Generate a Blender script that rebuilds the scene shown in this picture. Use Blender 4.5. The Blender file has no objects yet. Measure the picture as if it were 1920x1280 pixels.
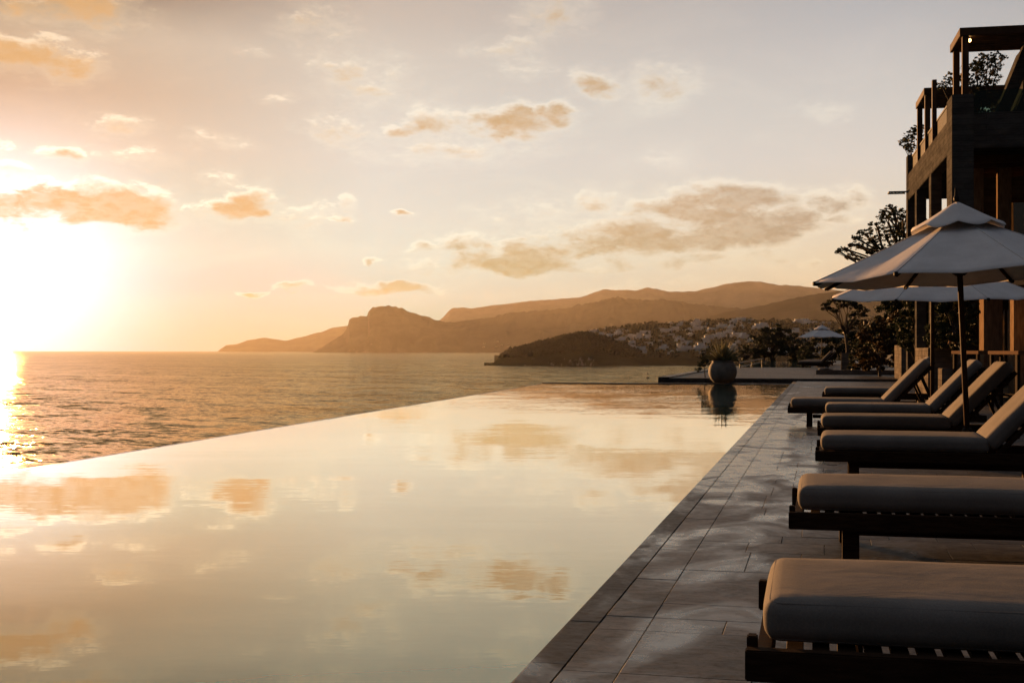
import bpy, bmesh, math, random
import numpy as np
from mathutils import Vector, Matrix, noise as mnoise
R = math.radians
scene = bpy.context.scene
COL = scene.collection
H = 1.1            # eye height over the pool deck
F = 2100.0         # focal length in pixels of the 1920 px wide frame
PX0, PY0 = 1104.0, 655.5
YAW = math.atan(438.0 / 2100.0)
CS, SN = math.cos(YAW), math.sin(YAW)
SEA = -18.0
SUN_AZ, SUN_EL = R(-40.0), R(3.4)      # azimuth from +Y towards +X
SUN_DIR = Vector((math.sin(SUN_AZ) * math.cos(SUN_EL), math.cos(SUN_AZ) * math.cos(SUN_EL), math.sin(SUN_EL)))


def P(px, d, z=0.0):
    """a place at distance d along the view axis, on the bearing seen at column px"""
    lat = (px - PX0) / F * d
    return Vector((lat * CS - d * SN, lat * SN + d * CS, z))


def zat(py, d):
    return H + (PY0 - py) * d / F


# ------------------------------------------------------------------ mesh helpers
class MB:
    def __init__(s):
        s.v, s.f = [], []

    def add(s, vs, fs):
        b = len(s.v)
        s.v.extend([tuple(v) for v in vs])
        s.f.extend([tuple(i + b for i in f) for f in fs])
        return s

    def box(s, x0, x1, y0, y1, z0, z1):
        return s.add([(x0, y0, z0), (x1, y0, z0), (x1, y1, z0), (x0, y1, z0), (x0, y0, z1), (x1, y0, z1), (x1, y1, z1), (x0, y1, z1)],
                     [(0, 3, 2, 1), (4, 5, 6, 7), (0, 1, 5, 4), (1, 2, 6, 5), (2, 3, 7, 6), (3, 0, 4, 7)])

    def bar(s, p, q, w, h=None, up=(0, 0, 1)):
        p, q = Vector(p), Vector(q)
        h = h or w
        d = (q - p).normalized()
        u = Vector(up)
        if abs(d.dot(u)) > .98:
            u = Vector((0, 1, 0))
        a = d.cross(u).normalized() * w / 2
        b = a.cross(d).normalized() * h / 2
        vs = [p - a - b, p + a - b, p + a + b, p - a + b, q - a - b, q + a - b, q + a + b, q - a + b]
        return s.add(vs, [(0, 1, 2, 3), (7, 6, 5, 4), (4, 5, 1, 0), (5, 6, 2, 1), (6, 7, 3, 2), (7, 4, 0, 3)])

    def tube(s, pts, rad, n=8):
        pts = [Vector(p) for p in pts]
        rad = rad if isinstance(rad, (list, tuple)) else [rad] * len(pts)
        b = len(s.v)
        for i, p in enumerate(pts):
            d = (pts[min(i + 1, len(pts) - 1)] - pts[max(i - 1, 0)]).normalized()
            u = Vector((0, 0, 1)) if abs(d.z) < .9 else Vector((1, 0, 0))
            a = d.cross(u).normalized()
            c = a.cross(d)
            for k in range(n):
                t = 2 * math.pi * k / n
                s.v.append(tuple(p + (a * math.cos(t) + c * math.sin(t)) * rad[i]))
        for i in range(len(pts) - 1):
            for k in range(n):
                k2 = (k + 1) % n
                s.f.append((b + i * n + k, b + i * n + k2, b + (i + 1) * n + k2, b + (i + 1) * n + k))
        s.f.append(tuple(b + k for k in reversed(range(n))))
        e = b + (len(pts) - 1) * n
        s.f.append(tuple(e + k for k in range(n)))
        return s

    def lathe(s, prof, n=32, c=(0, 0, 0)):
        b = len(s.v)
        for r, z in prof:
            for k in range(n):
                t = 2 * math.pi * k / n
                s.v.append((c[0] + r * math.cos(t), c[1] + r * math.sin(t), c[2] + z))
        for i in range(len(prof) - 1):
            for k in range(n):
                k2 = (k + 1) % n
                s.f.append((b + i * n + k, b + i * n + k2, b + (i + 1) * n + k2, b + (i + 1) * n + k))
        s.f.append(tuple(b + k for k in reversed(range(n))))
        e = b + (len(prof) - 1) * n
        s.f.append(tuple(e + k for k in range(n)))
        return s

    def prism_xz(s, poly, y0, y1):
        n = len(poly)
        vs = [(x, y0, z) for x, z in poly] + [(x, y1, z) for x, z in poly]
        fs = [tuple(range(n)), tuple(reversed(range(n, 2 * n)))]
        for i in range(n):
            j = (i + 1) % n
            fs.append((j, i, n + i, n + j))
        return s.add(vs, fs)

    def prism_xy(s, poly, z0, z1):
        n = len(poly)
        vs = [(x, y, z0) for x, y in poly] + [(x, y, z1) for x, y in poly]
        fs = [tuple(reversed(range(n))), tuple(range(n, 2 * n))]
        for i in range(n):
            j = (i + 1) % n
            fs.append((i, j, n + j, n + i))
        return s.add(vs, fs)

    def xform(s, m):
        s.v = [tuple(m @ Vector(v)) for v in s.v]
        return s

    def build(s, name, mat, parent=None, smooth=False, bevel=0.0, seg=2, fix=True):
        me = bpy.data.meshes.new(name)
        me.from_pydata(s.v, [], s.f)
        if bevel or fix:
            bm = bmesh.new()
            bm.from_mesh(me)
            if bevel:
                es = [e for e in bm.edges if len(e.link_faces) == 2 and e.calc_face_angle(0) > .5]
                bmesh.ops.bevel(bm, geom=es, offset=bevel, segments=seg, affect='EDGES', clamp_overlap=True)
            bmesh.ops.recalc_face_normals(bm, faces=bm.faces)
            bm.to_mesh(me)
            bm.free()
        me.materials.append(mat)
        if smooth:
            me.shade_smooth()
        o = bpy.data.objects.new(name, me)
        COL.objects.link(o)
        o.parent = parent
        return o


def np_mesh(name, verts, quads, mat, parent=None, smooth=False):
    verts = np.asarray(verts, dtype=np.float32)
    quads = np.asarray(quads, dtype=np.int32)
    me = bpy.data.meshes.new(name)
    me.vertices.add(len(verts))
    me.vertices.foreach_set('co', verts.ravel())
    k = quads.shape[1]
    me.loops.add(quads.size)
    me.loops.foreach_set('vertex_index', quads.ravel())
    me.polygons.add(len(quads))
    me.polygons.foreach_set('loop_start', np.arange(0, quads.size, k, dtype=np.int32))
    me.update(calc_edges=True)
    me.validate()
    me.materials.append(mat)
    if smooth:
        me.shade_smooth()
    o = bpy.data.objects.new(name, me)
    COL.objects.link(o)
    o.parent = parent
    return o


def tag(o, label=None, cat=None, group=None, kind=None):
    if label:
        o['label'] = label
    if cat:
        o['category'] = cat
    if group:
        o['group'] = group
    if kind:
        o['kind'] = kind
    return o


def empty(name, loc, rz=0, label=None, cat=None, group=None):
    o = bpy.data.objects.new(name, None)
    o.empty_display_size = .2
    COL.objects.link(o)
    o.location = loc
    o.rotation_euler = (0, 0, rz)
    return tag(o, label, cat, group)


def copy_tree(o, parent=None):
    c = o.copy()
    COL.objects.link(c)
    c.parent = parent
    for ch in list(o.children):
        copy_tree(ch, c)
    return c


# ------------------------------------------------------------------ materials
class NT:
    def __init__(s, tree):
        s.t = tree
        s.l = tree.links

    def n(s, typ, **kw):
        nd = s.t.nodes.new(typ)
        for k, v in kw.items():
            setattr(nd, k, v)
        return nd

    def put(s, sock, val):
        if isinstance(val, bpy.types.NodeSocket):
            s.l.new(val, sock)
        elif val is not None:
            sock.default_value = val

    def m(s, op, a, b=None, c=None, clamp=False):
        nd = s.n('ShaderNodeMath', operation=op, use_clamp=clamp)
        for i, x in enumerate((a, b, c)):
            if x is not None:
                s.put(nd.inputs[i], x)
        return nd.outputs[0]

    def vm(s, op, a, b=None, c=None):
        nd = s.n('ShaderNodeVectorMath', operation=op)
        for i, x in enumerate((a, b, c)):
            if x is not None:
                s.put(nd.inputs[i], x)
        return nd.outputs['Value'] if op in ('DOT_PRODUCT', 'LENGTH') else nd.outputs[0]

    def noise(s, vec, scale=5, detail=4, rough=.55, dist=0.0, out='Fac'):
        nd = s.n('ShaderNodeTexNoise')
        if vec is not None:
            s.put(nd.inputs['Vector'], vec)
        nd.inputs['Scale'].default_value = scale
        nd.inputs['Detail'].default_value = detail
        nd.inputs['Roughness'].default_value = rough
        nd.inputs['Distortion'].default_value = dist
        return nd.outputs[0 if out == 'Fac' else 1]

    def ramp(s, fac, stops, interp='LINEAR'):
        nd = s.n('ShaderNodeValToRGB')
        cr = nd.color_ramp
        cr.interpolation = interp
        while len(cr.elements) < len(stops):
            cr.elements.new(.5)
        for e, (p, c) in zip(cr.elements, stops):
            e.position = p
            e.color = (c, c, c, 1) if isinstance(c, (int, float)) else (*c, 1)
        s.put(nd.inputs[0], fac)
        return nd.outputs[0]

    def maprange(s, v, a, b, c=0., d=1., smooth=True):
        nd = s.n('ShaderNodeMapRange')
        nd.interpolation_type = 'SMOOTHSTEP' if smooth else 'LINEAR'
        nd.clamp = True
        for i, x in enumerate((v, a, b, c, d)):
            s.put(nd.inputs[i], x)
        return nd.outputs[0]

    def mix(s, fac, a, b, blend='MIX'):
        nd = s.n('ShaderNodeMix', data_type='RGBA', blend_type=blend)
        s.put(nd.inputs[0], fac)
        s.put(nd.inputs[6], a if isinstance(a, bpy.types.NodeSocket) else (*a, 1))
        s.put(nd.inputs[7], b if isinstance(b, bpy.types.NodeSocket) else (*b, 1))
        return nd.outputs[2]

    def bump(s, h, strength=.3, dist=.01):
        nd = s.n('ShaderNodeBump')
        nd.inputs['Strength'].default_value = strength
        nd.inputs['Distance'].default_value = dist
        s.put(nd.inputs['Height'], h)
        return nd.outputs[0]


def srgb(r, g, b):
    f = lambda c: ((c / 255 + .055) / 1.055) ** 2.4 if c > 10 else c / 255 / 12.92
    return (f(r), f(g), f(b))


def newmat(name):
    m = bpy.data.materials.new(name)
    m.use_nodes = True
    t = NT(m.node_tree)
    b = m.node_tree.nodes['Principled BSDF']
    return m, t, b


def scaled(t, vec, sx, sy, sz):
    return t.vm('MULTIPLY', vec, (sx, sy, sz))


def basic(name, c1, c2, rough=.6, scale=6., stretch=(1, 1, 1), bump=.0, bscale=40., rrange=.1, detail=5, spec=.5, island=0.0, bdist=.004, world=False):
    """two-tone mottled material with fine bump"""
    m, t, b = newmat(name)
    if world:
        co = t.n('ShaderNodeNewGeometry').outputs['Position']
    else:
        co = t.n('ShaderNodeTexCoord').outputs['Object']
    v = scaled(t, co, *stretch)
    n1 = t.noise(v, scale, detail, .6)
    col = t.mix(t.maprange(n1, .3, .7), c1, c2)
    if island:
        rnd = t.n('ShaderNodeNewGeometry').outputs['Random Per Island']
        k = t.maprange(rnd, 0, 1, 1 - island, 1 + island, False)
        col = t.vm('SCALE', col)
        t.put(col.node.inputs['Scale'], k)
    t.put(b.inputs['Base Color'], col)
    t.put(b.inputs['Roughness'], t.maprange(n1, .2, .8, rough - rrange, rough + rrange))
    b.inputs['Specular IOR Level'].default_value = spec
    if bump:
        n2 = t.noise(v, bscale, 3, .6)
        t.put(b.inputs['Normal'], t.bump(n2, bump, bdist))
    return m


M = {}
M['wood'] = basic('dark_wood', (.018, .010, .006), (.040, .022, .013), .66, 5, (1.5, 12, 12), .25, 30, spec=.02)
M['frame_wood'] = basic('pole_wood', (.035, .018, .010), (.075, .038, .02), .65, 5, (12, 12, 1.5), .2, 30, spec=.06)
M['table_wood'] = basic('table_wood', (.10, .05, .022), (.16, .08, .04), .7, 5, (2, 14, 14), .2, 30, spec=.02)
M['metal'] = basic('dark_metal', (.016, .014, .013), (.03, .026, .023), .5, 8, (1, 1, 1), .1, 60, spec=.05)
M['corten'] = basic('brown_metal', (.045, .028, .018), (.09, .052, .03), .55, 4, (1, 1, .4), .15, 40, spec=.03)
M['rock'] = basic('coast_rock', (.10, .085, .07), (.22, .19, .16), .9, .25, (1, 1, 1), .6, 1.5, bdist=.3, world=True)
M['soil'] = basic('soil', (.035, .028, .02), (.08, .065, .045), .95, .8, (1, 1, 1), .5, 8, bdist=.05, world=True)
M['bark'] = basic('bark', (.03, .022, .016), (.08, .06, .045), .9, 6, (4, 4, 1), .6, 25, bdist=.02)
M['pot'] = basic('weathered_pot', (.075, .068, .060), (.17, .155, .138), .85, 3, (1, 1, 1), .5, 30, bdist=.006)
M['house'] = basic('whitewash', (.76, .72, .66), (.90, .88, .84), .9, .15, (1, 1, 1), 0, world=True)
M['far_house'] = basic('pale_plaster', (.22, .2, .17), (.34, .31, .27), .9, .15, (1, 1, 1), 0, world=True)


def concrete(name, c1, c2):
    """board-marked concrete: plank courses, mottling and fine grain"""
    m, t, b = newmat(name)
    co = t.n('ShaderNodeTexCoord').outputs['Object']
    br = t.n('ShaderNodeTexBrick')
    sep = t.n('ShaderNodeSeparateXYZ')
    t.put(sep.inputs[0], co)
    xy = t.m('ADD', sep.outputs[0], sep.outputs[1])
    cmb = t.n('ShaderNodeCombineXYZ')
    t.put(cmb.inputs[0], xy)
    t.put(cmb.inputs[1], sep.outputs[2])
    t.put(br.inputs['Vector'], cmb.outputs[0])
    br.inputs['Scale'].default_value = 1
    br.inputs['Brick Width'].default_value = 1.7
    br.inputs['Row Height'].default_value = .12
    br.inputs['Mortar Size'].default_value = .006
    br.inputs['Color1'].default_value = (.88, .88, .88, 1)
    br.inputs['Color2'].default_value = (1.1, 1.1, 1.1, 1)
    br.inputs['Mortar'].default_value = (.62, .62, .62, 1)
    n1 = t.noise(scaled(t, co, 1, 1, 2.5), 1.6, 6, .65)
    n2 = t.noise(scaled(t, co, 1, 1, 9), 8, 4, .6)
    col = t.mix(t.maprange(n1, .3, .7), c1, c2)
    col = t.mix(1.0, col, br.outputs['Color'], 'MULTIPLY')
    col = t.mix(.5, col, t.ramp(n2, [(.3, .55), (.75, 1.3)]), 'MULTIPLY')
    t.put(b.inputs['Base Color'], col)
    b.inputs['Roughness'].default_value = .95
    b.inputs['Specular IOR Level'].default_value = .0
    hgt = t.m('ADD', t.m('MULTIPLY', n2, .6), br.outputs['Color'])
    t.put(b.inputs['Normal'], t.bump(hgt, .6, .012))
    return m


M['concrete'] = concrete('board_marked_concrete', (.052, .050, .048), (.095, .090, .084))
M['post_timber'] = basic('post_timber', (.13, .085, .05), (.22, .15, .095), .9, 4, (6, 6, 1), .3, 25, spec=.0)
M['wallstone'] = concrete('planter_concrete', (.085, .075, .065), (.18, .155, .13))


def fabric(name, c1, c2, weave=900., bump=.25):
    m, t, b = newmat(name)
    co = t.n('ShaderNodeTexCoord').outputs['Object']
    n1 = t.noise(co, 3.5, 5, .6)
    n2 = t.noise(co, weave * .2, 2, .7)
    sep = t.n('ShaderNodeSeparateXYZ')
    t.put(sep.inputs[0], co)
    wx = t.m('SINE', t.m('MULTIPLY', sep.outputs[0], weave))
    wy = t.m('SINE', t.m('MULTIPLY', sep.outputs[1], weave))
    w = t.m('MULTIPLY', wx, wy)
    col = t.mix(t.maprange(n1, .3, .7), c1, c2)
    col = t.mix(.35, col, t.ramp(n2, [(.3, .6), (.7, 1.25)]), 'MULTIPLY')
    t.put(b.inputs['Base Color'], col)
    b.inputs['Roughness'].default_value = .92
    b.inputs['Specular IOR Level'].default_value = .08
    b.inputs['Sheen Weight'].default_value = .03
    b.inputs['Sheen Roughness'].default_value = .5
    b.inputs['Sheen Tint'].default_value = (.9, .8, .7, 1)
    wr = t.noise(scaled(t, co, 1.6, 2, 2), 2.4, 3, .5, 1.2)
    nb = t.bump(t.m('ADD', t.m('MULTIPLY', w, .15), n2), bump, .002)
    nb2 = t.n('ShaderNodeBump')
    nb2.inputs['Strength'].default_value = .12
    nb2.inputs['Distance'].default_value = .03
    t.put(nb2.inputs['Height'], wr)
    t.put(nb2.inputs['Normal'], nb)
    t.put(b.inputs['Normal'], nb2.outputs[0])
    return m


M['cushion'] = fabric('taupe_cushion_cloth', (.128, .116, .104), (.170, .152, .136))
M['canopy'] = fabric('grey_canopy_cloth', (.60, .57, .55), (.70, .67, .65), 700, .2)


def canopy_translucent(m):
    """thin cloth: a little light passes through"""
    t = NT(m.node_tree)
    b = m.node_tree.nodes['Principled BSDF']
    out = m.node_tree.nodes['Material Output']
    tr = t.n('ShaderNodeBsdfTranslucent')
    tr.inputs['Color'].default_value = (.34, .25, .19, 1)
    mx = t.n('ShaderNodeMixShader')
    mx.inputs[0].default_value = .10
    t.l.new(b.outputs[0], mx.inputs[1])
    t.l.new(tr.outputs[0], mx.inputs[2])
    t.l.new(mx.outputs[0], out.inputs[0])


canopy_translucent(M['canopy'])


def leafmat(name, c1, c2, c3, rough=.5):
    m, t, b = newmat(name)
    g = t.n('ShaderNodeNewGeometry')
    rnd = g.outputs['Random Per Island']
    n1 = t.noise(g.outputs['Position'], 1.1, 3, .6)
    col = t.mix(rnd, c1, c2)
    col = t.mix(t.maprange(n1, .42, .68), col, c3)
    t.put(b.inputs['Base Color'], col)
    b.inputs['Roughness'].default_value = rough
    b.inputs['Specular IOR Level'].default_value = .12
    out = m.node_tree.nodes['Material Output']
    tr = t.n('ShaderNodeBsdfTranslucent')
    t.put(tr.inputs['Color'], col)
    mx = t.n('ShaderNodeMixShader')
    mx.inputs[0].default_value = .18
    t.l.new(b.outputs[0], mx.inputs[1])
    t.l.new(tr.outputs[0], mx.inputs[2])
    t.l.new(mx.outputs[0], out.inputs[0])
    return m


M['leaf'] = leafmat('evergreen_leaf', (.030, .038, .016), (.060, .066, .028), (.045, .040, .018))
M['leaf_dark'] = leafmat('dark_leaf', (.020, .027, .013), (.042, .050, .024), (.030, .034, .018))
M['leaf_rust'] = leafmat('rusty_leaf', (.060, .042, .018), (.10, .055, .022), (.045, .045, .02))
M['agave'] = leafmat('agave_leaf', (.13, .13, .07), (.22, .20, .11), (.17, .14, .07), .45)


def tile_mat(name, c1, c2, wet, dry=.12):
    m, t, b = newmat(name)
    g = t.n('ShaderNodeNewGeometry')
    pos = g.outputs['Position']
    rnd = g.outputs['Random Per Island']
    # shift the pattern from slab to slab
    off = t.n('ShaderNodeCombineXYZ')
    t.put(off.inputs[0], t.m('MULTIPLY', rnd, 37.))
    t.put(off.inputs[1], t.m('MULTIPLY', rnd, 91.))
    pv = t.vm('ADD', pos, off.outputs[0])
    n1 = t.noise(scaled(t, pv, 1, 1.6, 1), 4.5, 8, .70, .8)
    n2 = t.noise(scaled(t, pv, 1, 2.2, 1), 16, 5, .7, .4)
    n3 = t.noise(pos, .55, 4, .6, .8)
    col = t.mix(t.maprange(n1, .3, .72), c1, c2)
    k = t.vm('SCALE', col)
    t.put(k.node.inputs['Scale'], t.maprange(rnd, 0, 1, .78, 1.2, False))
    col = t.mix(.75, k, t.ramp(n2, [(.25, .32), (.5, 1.), (.75, 1.45)]), 'MULTIPLY')
    n4 = t.noise(pv, 42., 3, .6, .2)
    col = t.mix(.8, col, t.ramp(n4, [(.30, .35), (.42, 1.), (.7, 1.15)]), 'MULTIPLY')
    # damp stains left by splashing, darker and glossier; the strip imitates dappled light patches
    sx = t.n('ShaderNodeSeparateXYZ')
    t.put(sx.inputs[0], pos)
    wide = t.maprange(sx.outputs[0], -.9, 1.1, 1., .0)
    dn = t.noise(scaled(t, pos, 1.3, .8, 1), 1.15, 5, .6, 1.0)
    strip = t.m('MULTIPLY', t.maprange(sx.outputs[1], 6, 10, 0., .15), t.maprange(sx.outputs[0], .55, -.25))
    strip = t.m('SUBTRACT', strip, t.maprange(sx.outputs[1], 17, 27, 0., .24))
    dn = t.m('ADD', dn, strip)
    damp_dapple = t.m('MULTIPLY', t.maprange(t.m('ADD', dn, t.m('MULTIPLY', wide, wet)), .54, .80), 1.0)
    col = t.mix(damp_dapple, col, t.mix(1.0, col, (.75, .73, .71), 'MULTIPLY'))
    t.put(b.inputs['Base Color'], col)
    r0 = t.maprange(n2, .3, .8, .40, .68)
    t.put(b.inputs['Roughness'], t.m('ADD', t.m('MULTIPLY', r0, t.m('SUBTRACT', 1., damp_dapple)), t.m('MULTIPLY', t.maprange(n1, .3, .7, .07, .30), damp_dapple)))
    t.put(b.inputs['Specular IOR Level'], t.m('MULTIPLY_ADD', damp_dapple, .38, dry))
    hb = t.m('ADD', t.m('MULTIPLY', n2, .6), t.m('MULTIPLY', n3, 1.))
    t.put(b.inputs['Normal'], t.bump(hb, .45, .004))
    return m


M['tile'] = tile_mat('stone_tile', (.034, .032, .030), (.122, .112, .103), .11)
M['coping'] = tile_mat('dark_wet_coping', (.022, .022, .022), (.055, .053, .05), .10, .06)
M['grout'] = basic('grout', (.03, .027, .024), (.05, .045, .04), .95, 8, world=True)


def pool_mat():
    m, t, b = newmat('pool_water')
    nt = m.node_tree
    g = t.n('ShaderNodeNewGeometry')
    pos = g.outputs['Position']
    rot = t.n('ShaderNodeVectorRotate', rotation_type='Z_AXIS')
    t.put(rot.inputs['Vector'], pos)
    rot.inputs['Angle'].default_value = -YAW
    r = rot.outputs[0]
    n1 = t.noise(scaled(t, r, .45, 1.6, 1), .9, 3, .5, .3, 'Color')
    n2 = t.noise(scaled(t, r, .5, 3.0, 1), 3.2, 3, .55, .4, 'Color')
    patch = t.maprange(t.noise(scaled(t, r, 1, 1.4, 1), .22, 3, .55), .40, .68, .25, 1.0)
    s1 = t.vm('MULTIPLY', t.vm('SUBTRACT', n1, (.5, .5, .5)), (.008, .020, 0))
    s2 = t.vm('MULTIPLY', t.vm('SUBTRACT', n2, (.5, .5, .5)), (.010, .027, 0))
    n3 = t.noise(scaled(t, r, 1.0, 4.0, 1), 9.0, 2, .5, .3, 'Color')
    s2 = t.vm('ADD', s2, t.vm('MULTIPLY', t.vm('SUBTRACT', n3, (.5, .5, .5)), (.008, .028, 0)))
    s2 = t.vm('SCALE', s2)
    t.put(s2.node.inputs['Scale'], patch)
    sy = t.n('ShaderNodeSeparateXYZ')
    t.put(sy.inputs[0], pos)
    s2 = t.vm('SCALE', s2)
    t.put(s2.node.inputs['Scale'], t.maprange(sy.outputs[1], 8, 36, .75, 3.2))
    ss = t.vm('ADD', t.vm('MULTIPLY', s1, (.75, .75, 0)), s2)
    bp = t.vm('NORMALIZE', t.vm('ADD', ss, (0, 0, 1)))
    gl = t.n('ShaderNodeBsdfGlossy')
    gl.inputs['Roughness'].default_value = .012
    facing = t.vm('DOT_PRODUCT', g.outputs['Incoming'], bp)
    t.put(gl.inputs['Color'], t.mix(t.maprange(facing, .06, .21), (1, .95, .86), (1, .87, .65)))
    t.put(gl.inputs['Normal'], bp)
    df = t.n('ShaderNodeBsdfDiffuse')
    df.inputs['Color'].default_value = (.03, .25, .28, 1)
    mx = t.n('ShaderNodeMixShader')
    t.put(mx.inputs[0], t.maprange(facing, .08, .27, .97, .40, False))
    t.l.new(df.outputs[0], mx.inputs[1])
    t.l.new(gl.outputs[0], mx.inputs[2])
    t.l.new(mx.outputs[0], nt.nodes['Material Output'].inputs[0])
    return m


def sea_mat():
    m, t, b = newmat('sea_water')
    g = t.n('ShaderNodeNewGeometry')
    pos = g.outputs['Position']
    rot = t.n('ShaderNodeVectorRotate', rotation_type='Z_AXIS')
    t.put(rot.inputs['Vector'], pos)
    rot.inputs['Angle'].default_value = R(20)
    r = rot.outputs[0]
    n1 = t.noise(scaled(t, r, .6, 1.3, 1), .07, 4, .6, .5, 'Color')
    n2 = t.noise(scaled(t, r, .7, 1.3, 1), .45, 4, .65, .5, 'Color')
    big = t.noise(scaled(t, r, .5, 2.2, 1), .007, 4, .6)
    s1 = t.vm('MULTIPLY', t.vm('SUBTRACT', n1, (.5, .5, .5)), (.95, .95, 0))
    s2 = t.vm('MULTIPLY', t.vm('SUBTRACT', n2, (.5, .5, .5)), (1.1, 1.1, 0))
    sl = t.vm('SCALE', t.vm('ADD', s1, s2))
    t.put(sl.node.inputs['Scale'], t.maprange(big, .3, .7, .55, 1.15))
    nn = t.vm('NORMALIZE', t.vm('ADD', sl, (0, 0, 1)))
    gl = t.n('ShaderNodeBsdfGlossy')
    gl.inputs['Roughness'].default_value = .10
    gl.inputs['Color'].default_value = (1, .82, .51, 1)
    t.put(gl.inputs['Normal'], nn)
    df = t.n('ShaderNodeBsdfDiffuse')
    df.inputs['Color'].default_value = (.016, .017, .016, 1)
    fr = t.n('ShaderNodeFresnel')
    fr.inputs['IOR'].default_value = 1.33
    t.put(fr.inputs['Normal'], nn)
    mx = t.n('ShaderNodeMixShader')
    t.put(mx.inputs[0], t.m('MULTIPLY_ADD', fr.outputs[0], .70, .015))
    t.l.new(df.outputs[0], mx.inputs[1])
    t.l.new(gl.outputs[0], mx.inputs[2])
    t.l.new(mx.outputs[0], m.node_tree.nodes['Material Output'].inputs[0])
    return m


M['pool'] = pool_mat()
M['sea'] = sea_mat()


def hill_mat(name, c1, c2, c3, scale):
    m, t, b = newmat(name)
    g = t.n('ShaderNodeNewGeometry')
    pos = g.outputs['Position']
    n1 = t.noise(pos, scale, 6, .65)
    n2 = t.noise(pos, scale * 7, 4, .65)
    col = t.mix(t.maprange(n1, .35, .65), c1, c2)
    sz = t.n('ShaderNodeSeparateXYZ')
    t.put(sz.inputs[0], g.outputs['Normal'])
    steep = t.maprange(sz.outputs[2], .55, .85, 1., 0.)
    bare = t.maprange(t.m('ADD', n2, t.m('MULTIPLY', steep, .35)), .62, .78)
    col = t.mix(bare, col, c3)
    t.put(b.inputs['Base Color'], col)
    b.inputs['Roughness'].default_value = .95
    b.inputs['Specular IOR Level'].default_value = 0
    return m


M['hill'] = hill_mat('wooded_hill', (.018, .020, .011), (.034, .032, .019), (.13, .115, .10), .012)
M['hill_far'] = hill_mat('far_hill', (.014, .014, .009), (.042, .038, .024), (.06, .052, .04), .0035)

M['hill_hazed'] = hill_mat('hazed_mountain', (.085, .072, .052), (.14, .122, .092), (.17, .15, .12), .0025)  # colours lightened to stand in for haze over the farthest range


def glass_mat():
    m, t, b = newmat('green_glass')
    out = m.node_tree.nodes['Material Output']
    tr = t.n('ShaderNodeBsdfTransparent')
    tr.inputs['Color'].default_value = (.36, .46, .40, 1)
    gl = t.n('ShaderNodeBsdfGlossy')
    gl.inputs['Roughness'].default_value = .02
    fr = t.n('ShaderNodeFresnel')
    fr.inputs['IOR'].default_value = 1.5
    mx = t.n('ShaderNodeMixShader')
    t.put(mx.inputs[0], fr.outputs[0])
    t.l.new(tr.outputs[0], mx.inputs[1])
    t.l.new(gl.outputs[0], mx.inputs[2])
    t.l.new(mx.outputs[0], out.inputs[0])
    return m


M['glass'] = glass_mat()
m_, t_, b_ = newmat('window_glass')
b_.inputs['Base Color'].default_value = (.02, .022, .025, 1)
b_.inputs['Roughness'].default_value = .03
b_.inputs['IOR'].default_value = 2.2
t_.put(b_.inputs['Normal'], t_.bump(t_.noise(t_.n('ShaderNodeTexCoord').outputs['Object'], 1.5, 2, .5), .1, .02))
M['window'] = m_


def lamp_mat(name, col, s):
    m, t, b = newmat(name)
    b.inputs['Base Color'].default_value = (*col, 1)
    b.inputs['Emission Color'].default_value = (*col, 1)
    b.inputs['Emission Strength'].default_value = s
    return m


M['lamp'] = lamp_mat('warm_lamp', (1., .5, .16), 7.)
M['lantern'] = lamp_mat('amber_lantern', (1., .48, .1), 2.2)


# ------------------------------------------------------------------ camera
cam = bpy.data.cameras.new('camera')
cam.sensor_width = 36.0
cam.lens = 36.0 * F / 1920
cam.shift_x = -(PX0 - 960) / 1920
cam.shift_y = (PY0 + .5 - 640) / 1920
cam.clip_start = .05
cam.clip_end = 120000
co = bpy.data.objects.new('camera', cam)
COL.objects.link(co)
co.location = (0, 0, H)
co.rotation_euler = (R(90), 0, YAW)
scene.camera = co

# ------------------------------------------------------------------ sky and sun
sun = bpy.data.lights.new('sun', 'SUN')
sun.energy = 5.0
sun.angle = R(.55)
sun.color = (1.0, .48, .165)
so = bpy.data.objects.new('sun', sun)
COL.objects.link(so)
so.rotation_euler = (-SUN_DIR).to_track_quat('-Z', 'Y').to_euler()
so.location = SUN_DIR * 60


def pix_dir(px, py):
    lat, up = (px - PX0) / F, (PY0 - py) / F
    v = Vector((lat * CS - SN, lat * SN + CS, up)).normalized()
    return math.degrees(math.atan2(v.x, v.y)), math.degrees(math.asin(v.z))


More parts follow.
